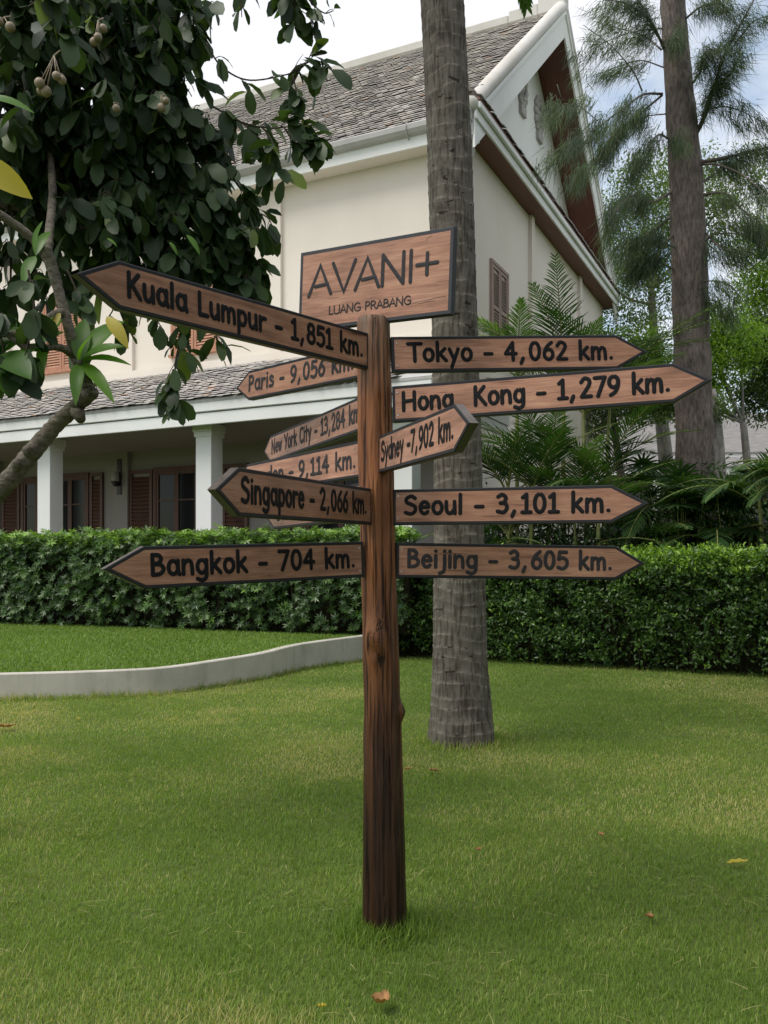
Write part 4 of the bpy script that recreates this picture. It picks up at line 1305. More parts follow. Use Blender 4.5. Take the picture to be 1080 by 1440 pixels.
hedge('clipped_hedge', 'small leaved dark clipped hedge behind the palm trunk, on the open lawn', (-0.1, 15.0, 0), (7.2, 10.5, 0), 0, 0, 1.63, 1.35, 'small', 19000)

# ------------------------------------------------------------------ palm trunk in front of the right hedge
def frond_data(base, az, length, rise, droop, nleaf, leaf_len, tint, acc, rach, width=0.03, vee=0.35, twist=0.0):
    """arching feather frond; appends leaflets to acc and a rachis tube to rach"""
    base = Vector(base)
    h = Vector((math.cos(az), math.sin(az), 0))
    pts = []
    n = 12
    for i in range(n + 1):
        s = i / n
        pts.append(base + h * (length * (s * math.cos(rise * (1 - s * .6)))) * 0.92 + Vector((0, 0, length * (math.sin(rise) * s - droop * s ** 2.1))))
    rach.tube(pts, [0.016 * (1 - .8 * i / n) + .002 for i in range(n + 1)], 5)
    side = Vector((-h.y, h.x, 0))
    for k in range(nleaf):
        s = 0.14 + 0.86 * (k + .5) / nleaf
        f = s * n; i = min(int(f), n - 1); w = f - i
        p = pts[i].lerp(pts[i + 1], w)
        tg = (pts[i + 1] - pts[i]).normalized()
        up = side.cross(tg)
        if up.z < 0: up = -up
        ll = leaf_len * (math.sin(math.pi * min(1, .18 + .82 * s) ** 0.8) * .85 + .2)
        for sg in (-1, 1):
            d = side * sg * (1.0 - .35 * s) + tg * (.75 + .6 * s) + up * vee * random.uniform(.5, 1.2) + Vector((0, 0, -.18 + random.uniform(-.12, .12)))
            acc.append((p, d.normalized(), up, ll * random.uniform(.9, 1.08), width, min(1, max(0, tint + random.uniform(-.12, .12))), ll * random.uniform(.06, .26)))

def frond_mesh(name, acc, parent, mat):
    P, D, N_, L, W, T_, Bd = zip(*acc)
    T_ = np.array(T_)
    return leaf_object(name, LEAF_STRAP, np.array(P), np.array(D), np.array(N_), np.array(L), np.array(W), T_, mat, parent, bend=np.array(Bd))
LEAF_STRAP = (np.array([[0, .25, 0], [0, -.25, 0], [.35, .5, 0], [.35, -.5, 0], [.72, .38, 0], [.72, -.38, 0], [1, 0, 0]]), [(0, 1, 3, 2), (2, 3, 5, 4), (4, 5, 6)])

def coconut():
    root = empty('palm_tree', (0.655, 7.43, 0))
    tag(root, 'tall palm with ringed grey trunk standing in the lawn behind the signpost', 'palm tree')
    axis = [(650, 1045), (647, 930), (646, 800), (643, 600), (638, 400), (632, 200), (622, 0), (612, -160), (600, -330)]
    wid = [92, 77, 72, 66.5, 63.5, 62.5, 61, 58, 54]
    ys = np.array([a[1] for a in axis], float)[::-1]
    zs = EYE + (803 - np.array([a[1] for a in axis], float)) / 1240 * 7.43
    xs = (np.array([a[0] for a in axis], float) - 540) / 1240 * 7.43
    rs = np.array(wid) / 2 / 1240 * 7.43
    H = zs[-1]
    nz, seg = 620, 44
    ringz = []
    z = 0.02
    while z < H:
        ringz.append(z); z += random.uniform(.07, .135) if z < 3 else random.uniform(.10, .16)
    ringz = np.array(ringz)
    V, F_, RV = [], [], []
    for i in range(nz + 1):
        z = H * i / nz
        x = float(np.interp(z, zs, xs)) - 0.655
        r0 = float(np.interp(z, zs, rs))
        for k in range(seg):
            w = 2 * math.pi * k / seg
            zz = z + 0.030 * math.sin(w * 1 + z * 2) + 0.016 * math.sin(w * 3 + z * 5) + 0.012 * mnoise.noise(Vector((math.cos(w) * 4, math.sin(w) * 4, z * 3)))
            j = np.searchsorted(ringz, zz) - 1
            fr = 0.5
            if 0 <= j < len(ringz) - 1:
                fr = (zz - ringz[j]) / (ringz[j + 1] - ringz[j])
            rr = r0 * (1 + 0.016 * (fr - 0.5) + 0.014 * fr ** 5) * (1 + .02 * mnoise.noise(Vector((math.cos(w) * 2, math.sin(w) * 2, z * 2))))
            if z < 0.3:
                rr *= 1 + 0.10 * (0.3 - z) / 0.3 * mnoise.noise(Vector((math.cos(w) * 3, math.sin(w) * 3, 1))) * 1.5
            V.append((x + math.cos(w) * rr, math.sin(w) * rr, z - (0.04 if i == 0 else 0)))
            RV.append(max(0, (fr - .80) / .2))
    for i in range(nz):
        for k in range(seg):
            k2 = (k + 1) % seg
            F_.append((i * seg + k, i * seg + k2, (i + 1) * seg + k2, (i + 1) * seg + k))
    me = bpy.data.meshes.new('trunk'); me.from_pydata(V, [], F_)
    A = me.attributes.new('ring', 'FLOAT', 'POINT'); A.data.foreach_set('value', RV)
    link_mesh('trunk', me, M['palm_bark'], root, True)
    acc, rach = [], MB()
    top = (xs[-1] - 0.655, 0, H)
    for k in range(15):
        az = k * 2.4 + random.uniform(-.2, .2)
        frond_data(top, az, random.uniform(2.7, 3.3), random.uniform(.1, 1.1), random.uniform(.35, .6), 44, .62, random.uniform(.2, .6), acc, rach, .045)
    rach.build('frond_stalks', M['stem_green'], root)
    frond_mesh('crown', acc, root, M['frond'])
coconut()

# ------------------------------------------------------------------ feather palms behind the hedge
def areca(px, depth, ytop, stems, nfr, ln, seed, label, tint=.35, spread=.25, rise=(.55, 1.4), droop=(.18, .48)):
    random.seed(seed)
    b = at(px, 803, depth)
    root = empty('feather_palm', (b.x, b.y, 0))
    tag(root, label, 'palm', 'feather palms behind the hedge')
    acc, rach, st = [], MB(), MB()
    for s in range(stems):
        a = 2 * math.pi * s / max(stems, 1) + random.uniform(0, 1)
        o = Vector((math.cos(a), math.sin(a), 0)) * (0 if stems == 1 else spread)
        zt = EYE + (803 - ytop) / 1240 * depth - random.uniform(0, .7) * (s > 0)
        tp = o * 1.6 + Vector((0, 0, zt))
        r0 = random.uniform(.035, .05)
        pp = [o.lerp(tp, f) + Vector((random.uniform(-.02, .02), 0, 0)) for f in (0, .25, .5, .75, 1)]
        pp[0].z = -.02
        st.tube(pp, [r0 * 1.2, r0, r0 * .95, r0 * .9, r0 * .6], 8)
        for k in range(nfr):
            frond_data(tp - Vector((0, 0, random.uniform(0, .25))), k * 2.4 + seed + random.uniform(-.3, .3), ln * random.uniform(.75, 1.15), random.uniform(*rise), random.uniform(*droop), 34, ln * .26, min(1, max(0, tint + random.uniform(-.25, .25))), acc, rach, .030)
    st.build('stems', M['stem_green'], root)
    rach.build('frond_stalks', M['stem_green'], root)
    frond_mesh('fronds', acc, root, M['frond'])
    return root
areca(793, 17.2, 548, 1, 14, 2.6, 11, 'tallest feather palm with yellow green stem before the white side wall', .40)
areca(835, 17.4, 550, 2, 10, 2.5, 12, 'feather palm with arching fronds behind the Hong Kong board', .35)
areca(728, 18.3, 520, 1, 9, 2.0, 13, 'pale feather palm near the window in the side wall', .85)
areca(745, 16.3, 665, 3, 7, 2.2, 14, 'low spreading feather palm between trunk and side wall', .4, droop=(.25, .6))
areca(838, 15.9, 675, 3, 7, 2.0, 15, 'low feather palm above the Seoul board', .4, droop=(.25, .6))
areca(905, 16.2, 715, 3, 6, 2.1, 16, 'dark feather palm in front of the pine trunk', .3, rise=(.25, .9), droop=(.4, .7))
areca(985, 14.9, 755, 3, 8, 1.8, 17, 'dark drooping feather palm right above the hedge', .22, rise=(.2, .8), droop=(.45, .75))
areca(1100, 14.4, 690, 3, 10, 1.8, 18, 'feather palm at the far right end of the hedge', .35, droop=(.5, .8))
areca(695, 15.8, 745, 2, 7, 1.7, 19, 'lowest feather palm right behind the ringed palm trunk', .25, droop=(.3, .6))

def fan_palm(px, depth, ytop, n, seed, label):
    random.seed(seed)
    b = at(px, 803, depth)
    root = empty('fan_palm', (b.x, b.y, 0))
    tag(root, label, 'fan palm', 'fan palms in the shrubbery')
    acc, st = [], MB()
    zt = EYE + (803 - ytop) / 1240 * depth
    for k in range(n):
        a = random.uniform(0, 2 * math.pi); r_ = random.uniform(.05, .75)
        p = Vector((math.cos(a) * r_, math.sin(a) * r_, zt - random.uniform(0, 1.1)))
        st.tube([(p.x * .3, p.y * .3, 0), (p.x * .6, p.y * .6, p.z * .6), p], [.014, .012, .006], 5)
        dirv = Vector((p.x * .8, p.y * .8 - .25, random.uniform(-.3, .5))).normalized()
        s = dirv.cross(Vector((0, 0, 1))).normalized(); u = s.cross(dirv)
        for j in range(11):
            w = R(-100 + 20 * j)
            d = dirv * math.cos(w) + s * math.sin(w)
            acc.append((p, d, u, random.uniform(.38, .52), .055, random.uniform(.05, .5), .1))
    st.build('stems', M['stem_green'], root)
    frond_mesh('fans', acc, root, M['frond'])
fan_palm(960, 15.8, 668, 44, 31, 'clump of fan leaved palm at the foot of the pine')
fan_palm(1035, 15.4, 678, 44, 32, 'fan leaved palm beside the low building post')
fan_palm(905, 17.5, 650, 30, 33, 'fan leaved palm behind the dark feather palm')

# ------------------------------------------------------------------ broad leaf trees and shrubs behind
def clump_leaves(blobs, n, L, clump, per, flat=0.0):
    """blobs: (centre, radius) ; leaves gathered in clumps inside them"""
    vol = np.array([r ** 2 for _, r in blobs]); vol = vol / vol.sum()
    P = []
    for (c, r), f in zip(blobs, vol):
        nc = max(3, int(n * f / per))
        cc = np.array(c)[None] + rand_dirs(nc) * (rng.uniform(0, 1, nc) ** .4)[:, None] * r * np.array([1, 1, .85])[None]
        p = np.repeat(cc, per, 0) + rng.normal(0, clump, (nc * per, 3)) * np.array([1, 1, .6])
        P.append(p)
    P = np.concatenate(P); q = len(P)
    D = rand_dirs(q) + np.array([0, 0, -.35]); N_ = rand_dirs(q) * .8 + np.array([0, 0, 1.0])
    return P, D, N_, rng.uniform(.7, 1.3, q) * L

def broad_tree(name, label, trunk, blobs, n, L, mat, tint, bark_m, clump=.35, per=40, limbs=True, cat='tree', group=None, tmpl=LEAF_DOT, wf=.62):
    o = Vector(trunk[0][0]); o.z = 0
    root = empty(name, o)
    tag(root, label, cat, group)
    mb = MB()
    tp = smooth_path([np.append(np.array(p), r) for p, r in trunk], 5)
    mb.tube([Vector(q[:3]) - o for q in tp], [q[3] for q in tp], 10)
    tops = [Vector(q[:3]) for q in tp[len(tp) // 3:]]
    if limbs:
        for c, r in blobs:
            c = Vector(c)
            s = min(tops, key=lambda t: (t - c).length + abs(t.z - (c.z - r)) * .3)
            mid = s.lerp(c, .5) + Vector((random.uniform(-.2, .2), random.uniform(-.2, .2), -.1 * r))
            pts = smooth_path([s - o, mid - o, c - o], 4)
            rr = max(.012, trunk[-1][1] * .5)
            mb.tube(pts, np.linspace(rr, rr * .35, len(pts)), 6)
            for _ in range(5):
                e = c + Vector(rand_dirs(1)[0]) * r * .85
                mb.tube([c - o, c.lerp(e, .5) - o + Vector((0, 0, .1 * r)), e - o], [rr * .35, rr * .25, rr * .1], 5)
    mb.build('trunk', bark_m, root)
    P, D, N_, LL = clump_leaves(blobs, n, L, clump, per)
    t = np.clip(rng.normal(tint, .25, len(P)), 0, 1)
    leaf_object('crown', tmpl, P - np.array(o)[None], D, N_, LL, LL * wf, t, mat, root)
    return root

A = at
def bl(px, py, d, r): return (tuple(A(px, py, d)), r)
FT = 'garden trees beyond the hedge'
broad_tree('garden_tree', 'tall airy small leaved tree behind the pine and roof edge', [((11.0, 33, 0), .35), ((10.6, 33, 5), .28), ((10.2, 33, 9), .2), ((10.0, 33, 12), .12)],
           [bl(875, 330, 33, 1.9), bl(900, 270, 33, 1.6), bl(860, 400, 32, 1.5), bl(930, 320, 34, 1.6), bl(905, 400, 33, 1.7), bl(985, 280, 34, 1.6), bl(1000, 330, 34, 1.4), bl(880, 470, 32, 1.4), bl(1040, 250, 35, 1.5), bl(960, 240, 34, 1.3)], 24000, .15, M['far_leaf'], .55, M['grey_bark'], .30, 34, group=FT)
broad_tree('garden_tree', 'bright yellow green feathery tree behind the pine trunk', [((11.6, 27, 0), .18), ((11.3, 27, 3), .14), ((11.0, 27, 6), .1)],
           [bl(1010, 500, 27, 1.1), bl(1040, 480, 27, .9), bl(990, 540, 27, .9), bl(1000, 455, 27, .8), bl(925, 520, 28, .9), bl(905, 490, 28, .7), bl(960, 560, 27, .8)], 20000, .12, M['bright_leaf'], .5, M['grey_bark'], .22, 34, group=FT)
broad_tree('garden_tree', 'pale green tree at the right edge with bare pale limbs', [((16.6, 30, 0), .25), ((15.4, 30, 5), .18), ((14.0, 30, 8.2), .1), ((13.2, 30, 10), .06)],
           [bl(1075, 380, 30, 1.0), bl(1090, 330, 30, 1.2), bl(1060, 420, 30, .7), bl(1110, 430, 30, 1.2), bl(1078, 520, 30, .8)], 15000, .14, M['bright_leaf'], .35, M['grey_bark'], .25, 34, group=FT)
broad_tree('garden_tree', 'dark leaved forked tree seen under the Hong Kong board', [((8.15, 29, 0), .17), ((8.0, 29, 3.2), .15), ((7.7, 29, 5.2), .12), ((7.45, 29, 7.4), .08)],
           [bl(850, 560, 29, .8), bl(880, 560, 29, .8), bl(905, 575, 29, .7), bl(850, 600, 29, .6), bl(870, 520, 29, .9)], 9000, .13, M['far_leaf'], .45, M['pine_bark'], .25, 34, group=FT)
broad_tree('garden_tree', 'grey trunked tree with dark sprays before the low building', [((9.6, 25, 0), .34), ((9.5, 25, 3), .27), ((9.4, 25, 5.4), .2), ((9.3, 25, 6.6), .10)],
           [bl(905, 560, 25, .8), bl(945, 555, 25, .7), bl(1000, 575, 25, .4)], 6500, .13, M['far_leaf'], .3, M['grey_bark'], .22, 34, group=FT)
broad_tree('garden_tree', 'dark tree at the right edge above the low building', [((13.3, 28, 0), .2), ((13.4, 28, 4), .16), ((13.3, 28, 8), .1)],
           [bl(1075, 560, 28, 1.0), bl(1090, 500, 28, 1.0), bl(1070, 460, 28, .7)], 12000, .14, M['far_leaf'], .2, M['grey_bark'], .25, 34, group=FT)
for i, (x, y, r, zc) in enumerate(((8.0, 3.0, 2.6, 5.0), (9.5, -2.5, 2.8, 5.2), (4.5, -5.5, 2.8, 5.0), (11.5, 8.0, 2.6, 5.0), (13.5, 12.5, 3.4, 6.5), (16.0, 5.0, 3.6, 7.0), (13.0, -1.0, 3.2, 6.5))):  # unseen trees, added to cut light from the right and behind
    lab = ['unseen tree added to block light, right of the viewpoint', 'unseen tree added to block light, behind and right of the viewpoint', 'unseen tree added to block light, behind the viewpoint', 'unseen tree added to block light, past the right end of the hedge', 'large unseen tree added to block light, beyond the hedge end, nearest the pine', 'large unseen tree added to block light, farthest out to the right', 'large unseen tree added to block light, well to the right, behind the viewpoint'][i]
    broad_tree('added_shade_tree', lab, [((x, y, 0), .25), ((x, y + .1, zc * .5), .2), ((x + .2, y, zc), .12)], [((x, y, zc), r), ((x - .8, y + .6, zc - 1), r * .7), ((x + .9, y - .5, zc - .8), r * .7), ((x, y + .3, zc + r * .5), r * .7)], 5000, .42, M['far_leaf'], .3, M['grey_bark'], .5, 25, group='unseen trees added to block light')
# far belt of trees that closes the view
for i, (px, py, d, r) in enumerate(((600, 640, 60, 5.0), (1250, 520, 55, 4.5), (1400, 520, 58, 5.0), (820, 600, 62, 4.0), (950, 585, 66, 4.5), (-900, 640, 60, 7))):
    c = A(px, py, d)
    lab = ['tree far behind the hotel', 'tree far beyond the right end of the low building', 'tree farthest beyond the low building', 'tree far behind the low building near the hotel', 'tree far behind the low grey roof', 'tree far off beyond the left end of the hotel'][i]
    broad_tree('distant_tree', lab, [((c.x, c.y, 0), .4), ((c.x, c.y, c.z), .2)], [((c.x - r * .5, c.y, c.z), r * .8), ((c.x + r * .5, c.y, c.z - .5), r * .8), ((c.x, c.y, c.z + r * .45), r * .7)], 3500, .35, M['far_leaf'], .35, M['grey_bark'], .6, 30, limbs=False, group='distant trees')

def shrub(px, depth, ytop, w, n, mat, tint, label, L=.13):
    b = at(px, 803, depth)
    root = empty('shrub', (b.x, b.y, 0))
    tag(root, label, 'shrub', 'dark shrubs behind the hedge')
    zt = EYE + (803 - ytop) / 1240 * depth
    mb = MB()
    for k in range(9):
        a = random.uniform(0, 6.28); r_ = random.uniform(.2, w * .8)
        mb.tube([(random.uniform(-.15, .15), random.uniform(-.1, .1), -.02), (math.cos(a) * r_ * .5, math.sin(a) * r_ * .3, zt * .5), (math.cos(a) * r_, math.sin(a) * r_ * .5, zt * random.uniform(.75, .95))], [.03, .02, .008], 6)
    mb.build('stems', M['twig'], root)
    P, D, N_, LL = clump_leaves([((0, 0, zt * .62), w * .8), ((-w * .5, 0, zt * .55), w * .6), ((w * .5, .1, zt * .55), w * .6), ((0, .1, zt * .3), w * .7), ((0, 0, zt - .35), .5)], n, L, .2, 24)
    P[:, 2] = np.clip(P[:, 2], .1, zt + .2)
    leaf_object('foliage', LEAF_SMALL, P, D, N_, LL, LL * .6, np.clip(rng.normal(tint, .2, len(P)), 0, 1), mat, root)
shrub(700, 18.4, 690, 1.0, 2600, M['whorl'], .15, 'dark shrub at the foot of the side wall')
shrub(800, 19.0, 670, 1.2, 2600, M['whorl'], .15, 'dark shrub under the tallest feather palm')
shrub(880, 19.5, 660, 1.4, 3000, M['whorl'], .12, 'dark shrub left of the pine trunk')
shrub(1000, 18.6, 650, 1.5, 3400, M['whorl'], .12, 'dark shrub right of the pine trunk')
shrub(1085, 18.0, 660, 1.4, 3000, M['whorl'], .15, 'dark shrub at the right edge behind the hedge')
shrub(690, 16.6, 728, .9, 2600, M['whorl'], .12, 'dark shrub right behind the hedge beside the ringed trunk')
shrub(770, 16.4, 722, 1.0, 2800, M['whorl'], .12, 'dark shrub right behind the hedge under the Seoul board')
shrub(855, 16.0, 722, 1.0, 2800, M['whorl'], .10, 'dark shrub right behind the hedge at the tip of the Seoul board')
shrub(945, 15.6, 715, 1.1, 3000, M['whorl'], .10, 'dark shrub right behind the hedge below the pine')
shrub(1040, 15.2, 715, 1.1, 3000, M['whorl'], .10, 'dark shrub right behind the hedge near its right end')
shrub(1180, 17.0, 640, 1.8, 3000, M['whorl'], .15, 'dark shrub past the right end of the hedge')

# ------------------------------------------------------------------ pine (casuarina) with hanging needles
def pine():
    D0 = 19.0
    o = at(982, 803, D0); o.z = 0
    root = empty('pine_tree', o)
    tag(root, 'tall pine with dark straight trunk and drooping feathery needles', 'pine tree')
    axis = [(985, 893, 76), (980, 760, 62), (977, 650, 53), (975, 560, 50), (971, 430, 49), (967, 300, 47), (961, 200, 43), (953, 100, 37), (946, 0, 33), (940, -150, 28), (934, -320, 20)]
    mb = MB()
    pts = [tuple(at(x, y, D0) - o) for x, y, w in axis]
    pts[0] = (pts[0][0], pts[0][1], -.05)
    q = smooth_path([np.append(np.array(p), w / 2 / 1240 * D0) for p, (x, y, w) in zip(pts, axis)], 8)
    mb.tube([a[:3] for a in q], [a[3] for a in q], 20, jit=.05)
    mb.build('trunk', M['pine_bark'], root)
    br = MB()
    sprays = []
    def branch(p, r0, nsp, size):
        """p: list of (px,py,depth)"""
        w = [at(*a) - o for a in p]
        qq = smooth_path([np.array(a) for a in w], 6)
        br.tube(qq, np.linspace(r0, r0 * .28, len(qq)), 6)
        for k in range(nsp):
            s = .3 + .7 * (k + random.random()) / nsp
            i = min(len(qq) - 1, int(s * (len(qq) - 1)))
            c = Vector(qq[i]) + Vector((random.uniform(-.15, .15), random.uniform(-.25, .25), random.uniform(-.15, .1)))
            tw = (Vector(qq[min(i + 1, len(qq) - 1)]) - Vector(qq[max(i - 1, 0)])).normalized()
            sprays.append((c, tw, size * random.uniform(.7, 1.2)))
    d = D0
    B_ = [
     ([(931, 132, d), (905, 133, d - .8), (880, 150, d - 1.5), (850, 172, d - 2), (835, 182, d - 2.4)], .028, 14, .42),
     ([(931, 134, d), (912, 150, d - .5), (885, 172, d - 1), (858, 195, d - 1.4), (838, 230, d - 1.6)], .026, 14, .45),
     ([(903, 128, d - .3), (890, 100, d - .6), (860, 65, d - 1), (820, 35, d - 1.4)], .02, 9, .30),
     ([(932, 60, d), (918, 40, d - .6), (905, 10, d - 1), (885, -10, d - 1.4)], .03, 12, .42),
     ([(934, 70, d), (915, 30, d - .8), (880, 5, d - 1.5), (850, 0, d - 2)], .03, 12, .40),
     ([(930, 70, d), (905, 50, d + .5), (870, 40, d + 1), (835, 30, d + 1.2)], .02, 10, .34),
     ([(940, 195, d), (925, 190, d - .8), (905, 215, d - 1.2), (890, 245, d - 1.5)], .025, 14, .40),
     ([(945, 270, d), (915, 285, d - .8), (890, 275, d - 1.6), (868, 295, d - 2.2), (858, 330, d - 2.5)], .03, 16, .42),
     ([(950, 300, d), (925, 320, d + .4), (895, 340, d + .8), (870, 365, d + 1)], .03, 10, .38),
     ([(835, 182, d - 2.4), (815, 190, d - 3.5), (795, 205, d - 4.5), (765, 218, d - 5)], .009, 9, .38),
     ([(840, 170, d - 2.4), (815, 150, d - 3.4), (795, 148, d - 4.2), (780, 155, d - 4.6)], .009, 7, .36),
     ([(835, 230, d - 2), (815, 240, d - 3), (800, 260, d - 3.6)], .008, 6, .36),
     ([(934, 95, d), (900, 85, d + .3), (865, 95, d + .6), (825, 110, d + .8)], .016, 10, .34),
     ([(932, 40, d), (890, 45, d - .4), (850, 60, d - .8), (815, 80, d - 1)], .014, 10, .32),
     ([(938, 160, d), (905, 165, d + .5), (870, 185, d + 1), (845, 215, d + 1.2)], .016, 12, .38),
     ([(975, 195, d), (990, 165, d - .3), (1005, 120, d - .8), (1020, 75, d - 1.2), (1060, 0, d - 1.6)], .06, 18, .45),
     ([(985, 180, d), (1000, 130, d - .6), (1030, 100, d - 1.2), (1045, 60, d - 1.5)], .03, 14, .42),
     ([(972, 120, d), (985, 100, d - .8), (990, 75, d - 1.2), (1010, 70, d - 1.5)], .03, 12, .40),
     ([(978, 230, d), (1020, 222, d - .6), (1060, 212, d - 1), (1110, 200, d - 1.4)], .05, 11, .42),
     ([(978, 232, d), (1010, 232, d - .6), (1050, 250, d - 1.2), (1090, 290, d - 1.6)], .03, 8, .38),
     ([(983, 260, d), (1005, 245, d + .4), (1040, 225, d + .9), (1090, 205, d + 1.5)], .03, 8, .38),
     ([(985, 275, d), (1020, 272, d - .8), (1050, 300, d - 1.4), (1085, 320, d - 2)], .03, 12, .40),
     ([(985, 320, d), (1010, 345, d - .6), (1035, 355, d - 1), (1060, 350, d - 1.2)], .025, 9, .40),
     ([(990, 155, d), (1020, 150, d - .5), (1050, 160, d - 1), (1085, 180, d - 1.2)], .02, 9, .40),
     ([(960, 30, d), (985, 10, d - .6), (1010, 5, d - 1), (1030, 15, d - 1.3)], .025, 12, .42),
     ([(1035, 60, d - 1), (1060, 30, d - 1.2), (1090, 20, d - 1.5)], .02, 5, .36),
     ([(980, 400, d), (1000, 395, d - .5), (1025, 400, d - 1), (1040, 415, d - 1.2)], .02, 8, .34),
     ([(955, 350, d), (925, 340, d - .5), (890, 335, d - 1), (862, 350, d - 1.4)], .02, 12, .44),
     ([(950, 380, d), (915, 365, d - .6), (885, 370, d - 1.1)], .018, 10, .42), ([(985, 420, d), (1010, 425, d - .5), (1030, 440, d - .8)], .016, 8, .38), ([(980, 350, d), (1005, 330, d - .5), (1045, 330, d - .8), (1075, 345, d - 1)], .018, 10, .42),
     ([(948, 330, d), (930, 345, d - .5), (905, 380, d - .8), (880, 390, d - 1)], .02, 10, .40),
     ([(948, 0, d), (960, -60, d - .7), (1000, -120, d - 1.4)], .04, 8, .45), ([(944, -60, d), (900, -120, d - .7), (860, -150, d - 1.4)], .04, 8, .45),
     ([(945, 45, d + .3), (950, 50, d - .6), (955, 55, d - 1.2)], .02, 9, .36), ([(955, 180, d + .3), (958, 190, d - .7), (962, 200, d - 1.2)], .02, 7, .34),
    ]
    for args in B_:
        branch(*args)
    br.build('branches', M['pine_bark'], root)
    P, D, N_, L, T_ = [], [], [], [], []
    for c, tw, size in sprays:
        n = int(70 * size / .4)
        st = np.array(c)[None] + np.array(tw)[None] * rng.uniform(-.25, .25, n)[:, None] + rng.normal(0, .07, (n, 3))
        dd = np.array(tw)[None] * .55 + rng.normal(0, .36, (n, 3)) + np.array([-.08, 0, -.62])
        P.append(st); D.append(dd); L.append(rng.uniform(.6, 1.35, n) * size); T_.append(np.clip(rng.normal(random.uniform(.0, .75), .15, n), 0, 1))
    P, D, L, T_ = map(np.concatenate, (P, D, L, T_))
    leaf_object('needles', NEEDLE, P, D, rand_dirs(len(P)), L, .0115, T_, M['needle'], root, bend=L * .18)
pine()

# ------------------------------------------------------------------ plumeria at the left
def leaves_at(lst):
    """lst of (P, D, N, L, W, tint)"""
    P, D, N_, L, W, T_ = zip(*lst)
    return np.array(P), np.array(D), np.array(N_), np.array(L), np.array(W), np.array(T_)

